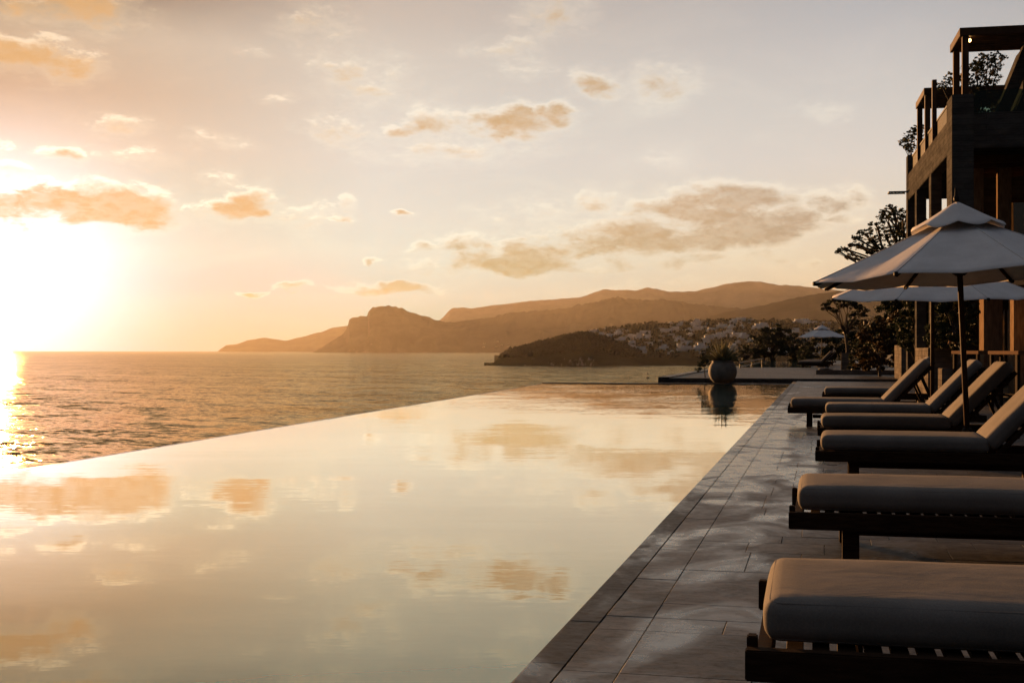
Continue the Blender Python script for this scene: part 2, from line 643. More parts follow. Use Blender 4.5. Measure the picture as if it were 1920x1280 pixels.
# bearing and size of every cloud: x, y, half width, height above / below, density, depth of body
CLOUDS = [
    (150, 392, 250, 46, 34, 1.5), (70, 376, 60, 40, 40, 1.2), (190, 376, 75, 46, 40, 1.2), (300, 385, 70, 32, 30, 1.1), (10, 395, 70, 40, 32, 1.3),
    (455, 386, 72, 38, 30, 1.15), (478, 396, 44, 24, 18, 1.2),
    (70, 112, 118, 42, 36, 1.05), (20, 100, 80, 34, 40, 1.2), (150, 15, 125, 40, 40, 1.15), (60, 10, 80, 30, 30, .8),
    (213, 238, 62, 24, 20, .62), (118, 297, 56, 20, 14, 1.0), (245, 292, 64, 15, 12, .58), (20, 315, 30, 18, 16, .75), (8, 275, 24, 16, 16, .7),
    (410, 264, 56, 14, 14, 0.57), (415, 333, 32, 12, 12, 0.59),
    (806, 226, 56, 34, 32, 1.1), (760, 244, 46, 16, 16, .8), (820, 210, 26, 24, 16, .8), (960, 230, 98, 32, 34, 1.25), (1042, 216, 42, 28, 22, 1.15), (890, 222, 32, 18, 16, .9),
    (1114, 166, 50, 32, 18, .9), (1240, 160, 66, 46, 40, 0.69), (680, 150, 85, 52, 46, 0.59), (600, 45, 56, 44, 36, 0.59), (1030, 25, 60, 48, 44, 0.65), (935, 92, 60, 24, 24, 0.57),
    (985, 125, 50, 20, 20, 0.49), (525, 180, 34, 13, 12, 0.59), (477, 100, 22, 14, 13, 0.59), (650, 250, 60, 40, 30, 0.59), (820, 280, 150, 24, 24, 0.51),
    (1330, 398, 190, 44, 40, 1.3), (1250, 448, 240, 40, 34, 1.35), (1430, 420, 115, 44, 48, 1.4), (1170, 452, 150, 26, 26, 1.2), (1370, 365, 110, 28, 26, 1.2), (1110, 470, 190, 16, 16, 1.05), (1480, 400, 70, 36, 40, 1.1), (1060, 502, 120, 13, 12, .95), (1130, 385, 50, 32, 24, .7),
    (1560, 378, 66, 26, 22, 1.0), (1596, 362, 42, 20, 18, .9), (1570, 408, 52, 13, 12, .85),
    (950, 488, 125, 36, 30, 1.45), (870, 462, 56, 28, 26, .85), (820, 500, 70, 20, 18, .8), (1030, 478, 60, 28, 30, .9), (800, 466, 40, 12, 10, .75),
    (1310, 490, 170, 20, 17, .95), (1200, 496, 90, 16, 14, .7), (1420, 482, 70, 16, 14, .8),
    (735, 537, 105, 12, 11, 1.1), (545, 537, 40, 9, 8, 1.05), (475, 548, 52, 7, 7, 1.05), (640, 410, 32, 11, 9, 1.05), (766, 402, 20, 9, 8, 1.05), (702, 487, 20, 8, 8, 1.05), (655, 390, 22, 16, 12, 0.62),
    (1555, 207, 32, 18, 16, 0.51), (1245, 297, 34, 14, 12, 0.49), (1180, 540, 70, 12, 10, 0.55), (1330, 530, 60, 10, 9, 0.53), (1516, 490, 24, 9, 9, 0.67), (560, 405, 90, 24, 22, 0.59), (1000, 400, 90, 26, 22, 0.47),
]


# clear-sky colours at three bearings, from the zenith side down to the horizon
SKY_ROWS = (20, 100, 200, 300, 400, 480, 560, 640)
#SKYBEGIN
SKY = [[(0.0, 0.0, 0.0), (0.3655, 0.3177, 0.2483), (0.3113, 0.229, 0.1582), (0.3634, 0.3407, 0.2721), (0.044, 0.324, 0.3412), (0.0, 0.3076, 0.4165), (0.0, 0.0, 0.3639), (0.0, 0.0431, 0.2282)], [(0.5045, 0.4672, 0.4256), (0.5528, 0.5508, 0.5163), (0.5656, 0.5992, 0.5821), (0.5425, 0.6171, 0.6259), (0.4867, 0.6335, 0.6501), (0.3519, 0.6074, 0.6371), (0.0, 0.3908, 0.4832), (0.0248, 0.365, 0.2997)], [(0.475, 0.4808, 0.4969), (0.5548, 0.5465, 0.5452), (0.6254, 0.616, 0.5948), (0.6831, 0.653, 0.6147), (0.7052, 0.659, 0.5616), (0.6935, 0.6173, 0.4657), (0.602, 0.5126, 0.3581), (0.6017, 0.4784, 0.3024)]]
#SKYEND


def build_world():
    w = bpy.data.worlds.new('World')
    scene.world = w
    w.use_nodes = True
    t = NT(w.node_tree)
    nodes = w.node_tree.nodes
    bg = nodes['Background']
    tc = t.n('ShaderNodeTexCoord').outputs['Generated']
    d = t.vm('NORMALIZE', tc)
    sp = t.n('ShaderNodeSeparateXYZ')
    t.put(sp.inputs[0], d)
    x, y, z = sp.outputs
    az = t.m('MULTIPLY', t.m('ARCTAN2', x, y), 180 / math.pi)
    el = t.m('MULTIPLY', t.m('ARCSINE', t.m('MAXIMUM', t.m('MINIMUM', z, .9999), -.9999)), 180 / math.pi)
    th = t.m('MULTIPLY', t.m('ARCCOSINE', t.m('MINIMUM', t.vm('DOT_PRODUCT', d, tuple(SUN_DIR)), .99999)), 180 / math.pi)
    e = t.m('DIVIDE', t.m('MAXIMUM', el, 0.), 90.)

    def er(stops):
        return t.ramp(e, [(a / 90., srgb(*c)) for a, c in stops], 'EASE')
    zen = (138, 143, 152)
    def lut(rows):
        st = [(pix_dir(700, yy)[1] / 90., tuple(max(v, 0) for v in c)) for yy, c in zip(SKY_ROWS, rows)][::-1]
        st += [(28 / 90., (.30, .29, .29)), (1., srgb(*zen))]
        return t.ramp(e, st)
    left, cen, right = (lut(r_) for r_ in SKY)
    back = er([(0, (26, 33, 43)), (12, (30, 38, 50)), (35, (62, 72, 88)), (60, (120, 126, 138)), (90, zen)])
    c1 = t.mix(t.maprange(az, pix_dir(20, 300)[0], pix_dir(700, 300)[0], 0., 1., False), left, cen)
    c2 = t.mix(t.maprange(az, pix_dir(700, 300)[0], pix_dir(1600, 300)[0], 0., 1., False), c1, right)
    sky = t.mix(t.maprange(th, 42, 92), c2, back)
    # physical sky as a thin layer under it
    nis = t.n('ShaderNodeTexSky', sky_type='NISHITA')
    nis.sun_disc = False
    nis.sun_elevation = SUN_EL
    nis.sun_rotation = SUN_AZ
    nis.air_density = 1.2
    nis.dust_density = 2.0
    nsc = t.vm('SCALE', nis.outputs[0])
    nsc.node.inputs['Scale'].default_value = .012
    sky = t.vm('ADD', sky, nsc)
    # aureole round the sun
    g1 = t.m('EXPONENT', t.m('MULTIPLY', t.m('POWER', t.m('DIVIDE', th, 5.2), 2.), -1.))
    g2 = t.m('EXPONENT', t.m('MULTIPLY', t.m('DIVIDE', th, 7.0), -1.))
    glow = t.vm('ADD', t.vm('SCALE', (1.0, 1.10, 1.45)), t.vm('SCALE', (.03, .045, .10)))
    t.put(glow.node.inputs[0].links[0].from_node.inputs['Scale'], g1)
    t.put(glow.node.inputs[1].links[0].from_node.inputs['Scale'], g2)
    # clouds
    pc = t.n('ShaderNodeCombineXYZ')
    t.put(pc.inputs[0], az)
    t.put(pc.inputs[1], el)
    # edges broken up by warping the bearing itself
    nv = t.n('ShaderNodeCombineXYZ')
    t.put(nv.inputs[0], t.m('MULTIPLY', az, .54))
    t.put(nv.inputs[1], t.m('MULTIPLY', el, 1.12))
    nv.inputs[2].default_value = 3.7
    wn = t.noise(nv.outputs[0], .8, 3, .55, 0, 'Color')
    warp = t.vm('MULTIPLY', t.vm('SUBTRACT', wn, (.5, .5, .5)), (2.8, 1.5, 0))
    pw = t.vm('ADD', pc.outputs[0], warp)

    def blobs(q0):
        fld = None
        for (cx, cy, hw, up, dn, s) in CLOUDS:
            a0, e0 = pix_dir(cx, cy)
            k = pix_dir(cx + 50, cy)[0] - pix_dir(cx - 50, cy)[0]
            wdeg = hw * k / 100
            ku = (pix_dir(cx, cy - 20)[1] - pix_dir(cx, cy + 20)[1]) / 40
            iu, idn = 1 / (up * ku), 1 / (dn * ku)
            v = t.vm('SUBTRACT', q0, (a0, e0, 0))
            av = t.vm('MULTIPLY', t.vm('ABSOLUTE', v), (0, (iu - idn) / 2, 0))
            q = t.vm('MULTIPLY_ADD', v, (1 / wdeg, (iu + idn) / 2, 0), av)
            r2 = t.vm('DOT_PRODUCT', q, q)
            f = t.m('MULTIPLY_ADD', r2, -s * .72, s)
            fld = f if fld is None else t.m('SMOOTH_MAX', fld, f, .12)
        return fld

    def density(q0, nvec):
        n = t.noise(nvec, .85, 10, .62, .3)
        f = t.noise(nvec, 3.2, 6, .65, .5)
        n = t.m('ADD', t.m('MULTIPLY', n, .8), t.m('MULTIPLY', f, .2))
        return t.m('ADD', blobs(q0), t.m('MULTIPLY', t.m('SUBTRACT', n, .5), 2.9))
    dens = density(pw, nv.outputs[0])
    # the same field a little higher and towards the sun: where it has thinned there, this is a lit upper edge
    dens2 = density(t.vm('ADD', pw, (-.08, .30, 0)), t.vm('ADD', nv.outputs[0], (-.05, .285, 0)))
    top = t.m('MULTIPLY', t.maprange(t.m('SUBTRACT', dens, dens2), .05, .50), t.maprange(dens, 1.15, .45))
    alpha = t.maprange(dens, .05, t.m('SUBTRACT', 1.15, t.m('MULTIPLY', top, .45)))
    body = t.maprange(dens, .25, 1.25)
    body = t.m('MULTIPLY', body, t.m('SUBTRACT', 1., t.m('MULTIPLY', top, .72)))
    near = t.m('EXPONENT', t.m('MULTIPLY', t.m('DIVIDE', th, 10.), -1.))
    mid_ = t.maprange(az, -36, -18)
    far = t.maprange(az, -18, 2)
    low = t.maprange(el, 8, 3)

    def col3(a, b_, c):
        return t.mix(far, t.mix(mid_, a, b_), c)
    dark = t.mix(low, col3((.70, .41, .18), (.58, .39, .20), (.43, .335, .235)), col3((.46, .27, .07), (.26, .28, .14), (.31, .26, .17)))
    # thin high veil
    veil = t.noise(scaled(t, pc.outputs[0], .06, .20, 1), 1.6, 8, .64, .9)
    base = t.vm('ADD', sky, glow)
    base = t.mix(t.m('MULTIPLY', t.maprange(veil, .46, .72), .55), base, t.vm('MULTIPLY_ADD', base, (1.10, 1.09, 1.06), (.02, .015, .01)))
    bb = t.vm('SCALE', (.18, .155, .10))
    t.put(bb.node.inputs['Scale'], t.maprange(el, 2.5, 7.5, .15, 1.))
    brt = t.vm('ADD', t.vm('MULTIPLY', base, (1.02, 1.02, 1.01)), bb)
    fine = t.noise(nv.outputs[0], 2.3, 6, .6, .4)
    ccol = t.mix(t.m('MULTIPLY', body, t.maprange(fine, .34, .66, .74, 1.)), brt, dark)
    rim = t.vm('SCALE', (1., .9, .7))
    t.put(rim.node.inputs['Scale'], t.m('MULTIPLY', t.m('MULTIPLY', top, near), .9))
    ccol = t.vm('ADD', ccol, rim)
    fringe = t.m('MULTIPLY', t.maprange(dens, -.75, .45), .42)
    fringe = t.m('MULTIPLY', fringe, t.maprange(fine, .38, .62, .25, 1.))
    base = t.mix(fringe, base, brt)
    full = t.mix(t.m('MULTIPLY', alpha, .92), base, ccol)
    t.put(bg.inputs['Color'], full)
    bg.inputs['Strength'].default_value = .37
    w.cycles.sampling_method = 'MANUAL'
    w.cycles.sample_map_resolution = 1024


build_world()

# ------------------------------------------------------------------ air
m_, t_, b_ = newmat('sea_air')
m_.node_tree.nodes.remove(b_)
pv_ = t_.n('ShaderNodeVolumePrincipled')
pv_.inputs['Color'].default_value = (1, .93, .84, 1)
pv_.inputs['Density'].default_value = 1.3e-5
pv_.inputs['Anisotropy'].default_value = .5
t_.l.new(pv_.outputs[0], m_.node_tree.nodes['Material Output'].inputs['Volume'])
hz = MB().box(-14500, 14500, -14500, 15600, SEA - 4, 790).build('haze', m_)
tag(hz, 'thin warm evening haze over the bay', 'haze', kind='stuff')

# ------------------------------------------------------------------ sea
sea = MB().add([(-14400, -14400, SEA), (14400, -14400, SEA), (14400, 15500, SEA), (-14400, 15500, SEA)], [(0, 1, 2, 3)]).build('sea', M['sea'], fix=False)
tag(sea, kind='structure')

# ------------------------------------------------------------------ hills
def interp(pts, x):
    if x <= pts[0][0]:
        return pts[0][1]
    for (a, b), (c, d) in zip(pts, pts[1:]):
        if x <= c:
            u = (x - a) / (c - a)
            u = u * u * (3 - 2 * u) * .6 + u * .4
            return b + (d - b) * u
    return pts[-1][1]


def ridge(name, pts, d0, front, back, mat, step=4, rows=26, rough=.10, seed=0, nscale=700., power=.8):
    """a mountain range: crest heights along a bearing, a spurred front slope and a back slope"""
    xs = np.arange(pts[0][0], pts[-1][0] + step, step)
    V, Q = [], []
    n = rows
    for px in xs:
        crest = zat(interp(pts, px), d0 + front)
        for k in range(n):
            u = k / (n - 1) * 2 - 1                      # -1 foot in front, 0 crest, 1 foot behind
            dist = d0 + front + u * (front if u < 0 else back)
            sh = (1 - abs(u)) ** power if u < 0 else 1 - u * u
            hgt = max(crest - SEA, 0) + 2
            z0 = SEA - 2 + hgt * sh
            p = P(px, dist, 0)
            nz = mnoise.fractal(Vector((p.x / nscale + seed, p.y / nscale, seed * .37)), 1.0, 2.1, 6)
            nf = mnoise.fractal(Vector((p.x / nscale * 9 + seed, p.y / nscale * 9, 0)), .9, 2.1, 3)
            z0 += (nz * rough * hgt * (1 - sh) * 1.6 + nf * rough * .16 * hgt) * min(1, sh * 6)
            V.append((p.x, p.y, z0))
    for i in range(len(xs) - 1):
        for k in range(n - 1):
            Q.append((i * n + k, (i + 1) * n + k, (i + 1) * n + k + 1, i * n + k + 1))
    o = np_mesh(name, V, Q, mat, smooth=True)
    tag(o, kind='structure')
    return o


R1 = [(780, 640), (822, 600), (850, 576), (868, 574), (885, 576), (950, 568), (1000, 562), (1060, 558), (1092, 555), (1130, 541), (1160, 542), (1190, 543), (1215, 537), (1260, 546), (1300, 544), (1340, 536), (1370, 529), (1400, 526), (1430, 526), (1455, 532), (1500, 534), (1550, 540), (1620, 552), (1720, 540), (1900, 548), (2050, 560)]
ridge('distant_mountains', R1, 11000, 1500, 2500, M['hill_hazed'], 5, 24, .10, 4.2, 900)
R0 = [(408, 658), (414, 653), (425, 646), (440, 645), (470, 636), (495, 632), (515, 635), (535, 638), (560, 632), (600, 622), (625, 613), (650, 610), (700, 600), (760, 604), (830, 610)]
ridge('distant_cape', R0, 12200, 800, 1500, M['hill_far'], 3, 20, .08, 9.1, 700)
R2 = [(586, 660), (600, 652), (620, 640), (640, 628), (651, 616), (654, 598), (662, 594), (688, 591), (692, 580), (700, 574), (728, 572), (752, 576), (770, 584), (795, 592), (828, 602), (852, 603), (880, 599), (905, 596), (960, 586), (1010, 581), (1050, 578), (1090, 570), (1120, 564), (1150, 557), (1180, 559), (1220, 562), (1240, 560), (1262, 563), (1300, 569), (1370, 576), (1430, 580), (1480, 584), (1560, 590), (1700, 600)]
ridge('headland', R2, 8200, 1100, 1800, M['hill_far'], 3, 36, .24, 2.3, 420, .62)
R3 = [(1330, 590), (1380, 580), (1420, 573), (1460, 563), (1500, 555), (1530, 550), (1560, 545), (1620, 536), (1750, 540), (1950, 548)]
ridge('inland_hill', R3, 5200, 900, 1500, M['hill_far'], 5, 22, .12, 7.7, 420)

KN = [(914, 688), (922, 681), (935, 671), (948, 664), (962, 656), (985, 650), (1010, 643), (1035, 637), (1060, 631), (1085, 627), (1105, 628), (1130, 634), (1160, 643), (1190, 656), (1230, 672), (1270, 686), (1300, 700)]
TN = [(985, 690), (1020, 665), (1060, 640), (1080, 628), (1100, 622), (1130, 616), (1160, 612), (1200, 607), (1250, 605), (1320, 600), (1380, 598), (1430, 599), (1480, 600), (1560, 604), (1700, 596), (1900, 585), (2050, 580)]


def town_z(px, d):
    """ground height of the near peninsula"""
    shore = 1372 + 10 * math.sin(px * .031) + 6 * math.sin(px * .11) + max(0, (px - 1500)) * 0
    e = d - shore
    # wooded knoll at the tip
    ck = zat(interp(KN, px), 1530)
    u = (d - 1530) / 170.0
    zk = SEA + max(0, ck - SEA) * max(0, 1 - (abs(u) ** 1.9)) if abs(u) < 1 else SEA - 3
    # town slope behind
    ct = zat(interp(TN, px), 2350)
    v = min(1, max(0, (d - 1400) / 950))
    zt = SEA - 3 + (ct - SEA + 3) * (v ** .85 if d < 2350 else 1 - min(1, ((d - 2350) / 1500) ** 2))
    if e > 0 and px > 1000:
        zt = max(zt, SEA + min(9, e * .3) * min(1, (px - 1000) / 60))
    z = max(zk, zt)
    if e > 0 and ck > SEA + 1:
        z = max(z, SEA + min(9, e * .35) * min(1, max(0, ck - SEA - 1) / 32))
    if e < 0:
        z = SEA + e * .3
    p = P(px, d, 0)
    k = max(0, min(1, (z - SEA) / 14))
    z += mnoise.fractal(Vector((p.x / 60, p.y / 60, 1.3)), 1, 2.1, 4) * 2.2 * k
    return z


xs = list(np.arange(908, 2060, 5))
ds = list(np.arange(1352, 1450, 5)) + list(np.arange(1450, 1700, 11)) + list(np.arange(1700, 2500, 28)) + list(np.arange(2500, 3900, 110))
V, Q = [], []
for px in xs:
    for d in ds:
        p = P(px, d)
        V.append((p.x, p.y, town_z(px, d)))
nd = len(ds)
for i in range(len(xs) - 1):
    for k in range(nd - 1):
        Q.append((i * nd + k, (i + 1) * nd + k, (i + 1) * nd + k + 1, i * nd + k + 1))
o = np_mesh('town_hill', V, Q, M['hill'], smooth=True)
tag(o, kind='structure')

# woods on the peninsula: thousands of little crowns, one mass
rng = random.Random(11)
ICO = [(0, 0, 1), (.89, 0, .45), (.28, .85, .45), (-.72, .53, .45), (-.72, -.53, .45), (.28, -.85, .45), (.72, .53, -.35), (-.28, .85, -.35), (-.89, 0, -.35), (-.28, -.85, -.35), (.72, -.53, -.35)]
ICF = [(0, 1, 2), (0, 2, 3), (0, 3, 4), (0, 4, 5), (0, 5, 1), (1, 6, 2), (2, 7, 3), (3, 8, 4), (4, 9, 5), (5, 10, 1), (6, 7, 2), (7, 8, 3), (8, 9, 4), (9, 10, 5), (10, 6, 1)]
V, Q = [], []


def crown_at(px, d, s):
    p = P(px, d, town_z(px, d))
    b = len(V)
    a = rng.random() * 6.28
    ca, sa = math.cos(a), math.sin(a)
    hh = s * rng.uniform(.8, 1.35)
    for (x, y, z) in ICO:
        j = rng.uniform(.7, 1.25)
        V.append((p.x + (x * ca - y * sa) * s * j, p.y + (x * sa + y * ca) * s * j, p.z + .55 * hh + z * hh * j))
    Q.extend([(b + i, b + j, b + k) for i, j, k in ICF])


for _ in range(2600):      # the knoll
    px = rng.uniform(920, 1200)
    d = rng.uniform(1400, 1600)
    if town_z(px, d) > SEA + 9:
        crown_at(px, d, rng.uniform(1.3, 3.0))
for _ in range(4600):      # between the houses
    px = rng.uniform(1040, 1760)
    d = rng.uniform(1400, 2380)
    n = mnoise.noise(Vector((px / 38., d / 60., 5.)))
    if town_z(px, d) > SEA + 9 and n > -.12:
        crown_at(px, d, rng.uniform(1.4, 3.4))
M['woods'] = leafmat('far_woods', (.010, .011, .006), (.022, .022, .012), (.016, .015, .009), .95)
o = np_mesh('hillside_woods', V, Q, M['woods'])
tag(o, 'dark scrubby woods covering the peninsula across the bay', 'woods', kind='stuff')


# houses over the bay: slabs, piers and a back wall, so that the openings are real
def house_mesh(kind, mat):
    b = MB()

    def block(x0, x1, y0, y1, z0, hh, bays):
        b.box(x0, x1, y0 + 1.6, y1, z0, z0 + hh)                     # rooms
        b.box(x0 - .4, x1 + .4, y0 - .3, y1 + .3, z0 + hh, z0 + hh + .35)   # roof slab
        w = (x1 - x0) / bays
        for i in range(bays + 1):                                  # piers of the loggia
            xx = x0 + i * w
            b.box(xx - .35, xx + .35, y0, y0 + 1.597, z0, z0 + hh - .003)
        b.box(x0 + .36, x1 - .36, y0 + .05, y0 + .25, z0, z0 + .9)
    if kind == 0:
        block(-5, 5, -4, 4, -1.5, 4.6, 3)
    elif kind == 1:
        block(-7, 7, -5, 5, -1.5, 4.4, 4)
        block(-4, 7, -1.5, 5, 3.26, 3, 3)
    elif kind == 2:
        block(-9, 5, -6, 4, -2, 4.4, 4)
        block(-5, 9, -2.5, 6, 2.76, 3.1, 4)
        block(-1, 6, .8, 6, 6.22, 2.8, 2)
    elif kind == 3:
        block(-3.6, 3.6, -3.4, 3.4, -1.2, 4.4, 2)
        b.box(-1, 3.0, .4, 3, 3.56, 5.4)
    else:
        block(-26, 26, -7, 7, -2, 5.2, 13)
        block(-22, 22, -3, 7, 3.56, 3.6, 11)
        block(-6, 6, -1, 7, 7.52, 3, 3)
    return b.build('hillside_house', mat)


HL = ['small low white house with one flat roof on the town hill across the bay',
      'broad white house with a set-back upper storey on the town hill across the bay',
      'large stepped white house of three tiers on the town hill across the bay',
      'narrow white house with a rooftop room on the town hill across the bay']
protos = [house_mesh(k, M['house']) for k in range(4)]
used = [False] * 4
spots = []
rng = random.Random(5)
tries = 0
while len(spots) < 150 and tries < 20000:
    tries += 1
    px = rng.uniform(1095, 1560)
    d = rng.uniform(1470, 2320)
    zz = town_z(px, d)
    py = PY0 - (zz - H) * F / d
    if zz < SEA + 12 or py > 672:
        continue
    if px < 1150 and py > 650 and d < 1650:
        continue
    dn = mnoise.noise(Vector((px / 60., d / 110., 2.)))
    if rng.random() > .55 + dn * 1.4:
        continue
    if any(abs(px - q[0]) * d / F < 15 and abs(d - q[1]) < 24 for q in spots):
        continue
    spots.append((px, d))
for px, d in spots:
    k = rng.choices((0, 1, 2, 3), (.34, .3, .14, .22))[0]
    o = protos[k] if not used[k] else copy_tree(protos[k])
    used[k] = True
    o.location = P(px, d, town_z(px, d))
    o.rotation_euler = (0, 0, YAW - (px - PX0) / F + rng.uniform(-.5, .7))
    s = rng.uniform(.75, 1.25)
    o.scale = (s * rng.uniform(.85, 1.25), s, s * rng.uniform(.85, 1.1))
    tag(o, HL[k], 'house', HL[k].replace(' on the town hill across the bay', 's on the town hill').replace('house with', 'houses with'))
o = house_mesh(4, M['house'])
o.name = 'hilltop_hotel'
o.location = P(1393, 2290, zat(604, 2290) )
o.rotation_euler = (0, 0, YAW - .12)
tag(o, 'long white hotel crowning the ridge above the hillside town', 'hotel')
fh = house_mesh(1, M['far_house'])
for i in range(34):
    o = fh if i == 0 else copy_tree(fh)
    px = rng.uniform(885, 1110)
    d = 8260 + rng.uniform(0, 120)
    py = rng.uniform(638, 656)
    o.location = P(px, d, zat(py, d))
    u = (d - 8200) / 1100
    crest = zat(interp(R2, px), 9300)
    # sit on the slope: march back until the ground is reached
    for dd in np.arange(8200, 9300, 20):
        uu = 1 - (9300 - dd) / 1100
        g = SEA - 2 + (crest - SEA + 2) * (uu ** .62)
        if g >= zat(py, dd) - 6:
            o.location = P(px, dd, g + 4)
            break
    o.rotation_euler = (0, 0, rng.uniform(-.6, .6))
    o.scale = (1.1, 1.1, 1.2)
    tag(o, 'tiny pale house at the foot of the far headland', 'house', 'pale houses at the foot of the far headland')

# buoy in the bay
bu = empty('buoy', P(1214, 760, SEA), 0, 'small dark marker buoy floating beyond the far pool edge', 'buoy')
MB().lathe([(.0, -.6), (1.0, -.4), (1.25, .1), (1.1, .6), (.5, .85), (.2, .9)], 16).build('float', M['metal'], bu, smooth=True)
MB().tube([(0, 0, .9), (0, 0, 2.6)], .12, 8).build('mast', M['metal'], bu)
MB().lathe([(.1, 2.6), (.75, 2.7), (.6, 3.2), (.1, 3.6)], 12).build('topmark', M['metal'], bu)

# ------------------------------------------------------------------ the shore the pool is built on
PR = -1.01                                 # right edge of the pool
PL0, PL1 = (-6.95, 3.0), (-9.2, 36.9)      # left, overflowing edge
FARY = 37.2


def left_edge(y):
    if y < 36.9:
        return PL0[0] + (PL1[0] - PL0[0]) * (y - PL0[1]) / (PL1[1] - PL0[1])
    if y < 40.6:
        return -9.2 + (y - 36.9) / 3.7 * 3.4
    if y < 66:
        return -5.85
    return -5.85 - (y - 66) * .045


V, Q = [], []
offs = [-90, -60, -40, -25, -15, -9, -6, -4, -2.6, -1.6, -.9, -.45, -.2, 0, .5, 1.5, 3, 5, 7, 9, 12, 16, 22, 30, 45, 70, 110]
ysr = list(np.arange(-30, 34, 4)) + [34, 35.5, 36.5, 37, 38, 39, 40, 40.6, 42] + list(np.arange(45, 140, 4))
for yy in ysr:
    for oo in offs:
        x = left_edge(yy) + oo
        if oo >= 0:
            z = -.62
            if oo > 9.4:
                z = -.1 + max(0, oo - 12) * .20 + mnoise.noise(Vector((x * .1, yy * .1, 0))) * .5 * min(1, max(0, oo - 12) / 8)
            if 41.0 < yy and oo > 9.3:
                z = max(z, -.05)
        else:
            z = -.62 - min(19.5, (-oo) ** .72 * 3.4) + mnoise.noise(Vector((x * .35, yy * .35, 0))) * min(1.2, -oo * .25)
        if yy > 122:
            z = min(z, z - (yy - 122) * 1.2) if oo < 30 else z
        V.append((x, yy, z))
no = len(offs)
for i in range(len(ysr) - 1):
    for k in range(no - 1):
        Q.append((i * no + k, i * no + k + 1, (i + 1) * no + k + 1, (i + 1) * no + k))
o = np_mesh('terrain', V, Q, M['soil'], smooth=True)
tag(o, kind='structure')

# pool: water, lip, basin wall
WZ = -.028
o = MB().add([(PL0[0] - .4, -3, WZ), (PR, -3, WZ), (PR, FARY - .15, WZ), (PL1[0], 36.8, WZ), (PL0[0], PL0[1], WZ)], [(0, 1, 2, 3, 4)]).build('pool_water', M['pool'], fix=False)
# a straight long side: near corner laid out on the same line
me = o.data
ex = (PL1[0] - PL0[0]) / (PL1[1] - PL0[1])
me.vertices[0].co = (PL0[0] + ex * (-3 - PL0[1]), -3, WZ)
tag(o, kind='structure')
lx = lambda y: PL0[0] + ex * (y - PL0[1])
b = MB().prism_xy([(lx(-3) - .10, -3), (lx(-3) - .004, -3), (lx(36.8) - .004, 36.8), (lx(36.8) - .10, 36.8)], -3.2, WZ - .006)
tag(b.build('overflow_wall', M['coping']), kind='structure')
b = MB().prism_xy([(lx(36.8) - .10, 36.81), (PR, FARY - .14), (PR, FARY + .30), (lx(36.8) - .10, 37.10)], -1.2, -.006)
tag(b.build('far_coping', M['coping']), kind='structure')
tag(MB().box(PR - .01, PR + .002, -3, FARY - .16, -.6, -.012).build('pool_wall', M['coping']), kind='structure')

# deck of stone slabs
rng = random.Random(3)


def slab(b, x0, x1, y0, y1, z=0.0, gap=.0014, ch=.0014):
    x0 += gap
    x1 -= gap
    y0 += gap
    y1 -= gap
    tx, ty = rng.uniform(-.0012, .0012), rng.uniform(-.0012, .0012)
    dz = rng.uniform(-.0008, .0008)

    def zz(x, y):
        return z + dz + (x - (x0 + x1) / 2) * tx + (y - (y0 + y1) / 2) * ty
    o_ = [(x0, y0), (x1, y0), (x1, y1), (x0, y1)]
    i_ = [(x0 + ch, y0 + ch), (x1 - ch, y0 + ch), (x1 - ch, y1 - ch), (x0 + ch, y1 - ch)]
    vs = [(x, y, z - .03) for x, y in o_] + [(x, y, zz(x, y) - ch) for x, y in o_] + [(x, y, zz(x, y)) for x, y in i_]
    fs = [(8, 9, 10, 11)]
    for k in range(4):
        j = (k + 1) % 4
        fs += [(k, j, 4 + j, 4 + k), (4 + k, 4 + j, 8 + j, 8 + k)]
    b.add(vs, fs)


cop = MB()
y = -2.5
while y < FARY + .4:
    L = rng.choice((.59, .62, .56, .75))
    slab(cop, PR + .003, PR + .128, y, min(y + L, FARY + .42))
    y += L
tag(cop.build('pool_coping', M['coping'], fix=False), kind='structure')
deck = MB()
rows = [.59, .24, .27, .50, .26, .55, .30, .24]
y, k = -2.14, 0
XE = 7.6
DECK_END = 40.4
while y < DECK_END - .05:
    L = rows[k % len(rows)] * rng.choice((1., 1., .92, 1.06))
    y1 = min(y + L, DECK_END)
    slab(deck, PR + .131, PR + .33, y, y1)
    x = PR + .33
    first = True
    while x < XE:
        w = rng.choice((.27, .42, .56, .66, .5)) if not first else rng.choice((.30, .27, .56, .45))
        slab(deck, x, min(x + w, XE), y, y1)
        x += w
        first = False
    y = y1
    k += 1
tag(deck.build('pool_deck', M['tile'], fix=False), kind='structure')
tag(MB().box(PR + .002, XE + .5, -3, DECK_END, -.5, -.010).build('deck_base', M['grout']), kind='structure')

# raised terrace beyond the pool
ter = MB()
y = 40.46
TX0 = -5.85
while y < 66:
    L = rng.choice((.9, .6, .75))
    x = TX0 + .42
    while x < 6.2:
        w = rng.choice((.8, 1.1, .65))
        slab(ter, x, min(x + w, 6.2), y, min(y + L, 66.), .085, .004)
        x += w
    y += L
M['terrace_tile'] = tile_mat('terrace_tile', (.040, .032, .025), (.12, .098, .078), -.12, .03)
tag(ter.build('far_terrace', M['terrace_tile'], fix=False), kind='structure')
tag(MB().box(TX0 + .41, 6.3, 40.43, 66, -.6, .072).build('terrace_base', M['grout']), kind='structure')
tag(MB().box(TX0, TX0 + .40, 40.43, 66, -1.6, .12).build('terrace_coping', M['coping'], bevel=.01), kind='structure')
tag(MB().box(DECK_END * 0 - 5.85, 6.2, 40.405, 40.428, -.4, .045).build('terrace_riser', M['coping']), kind='structure')
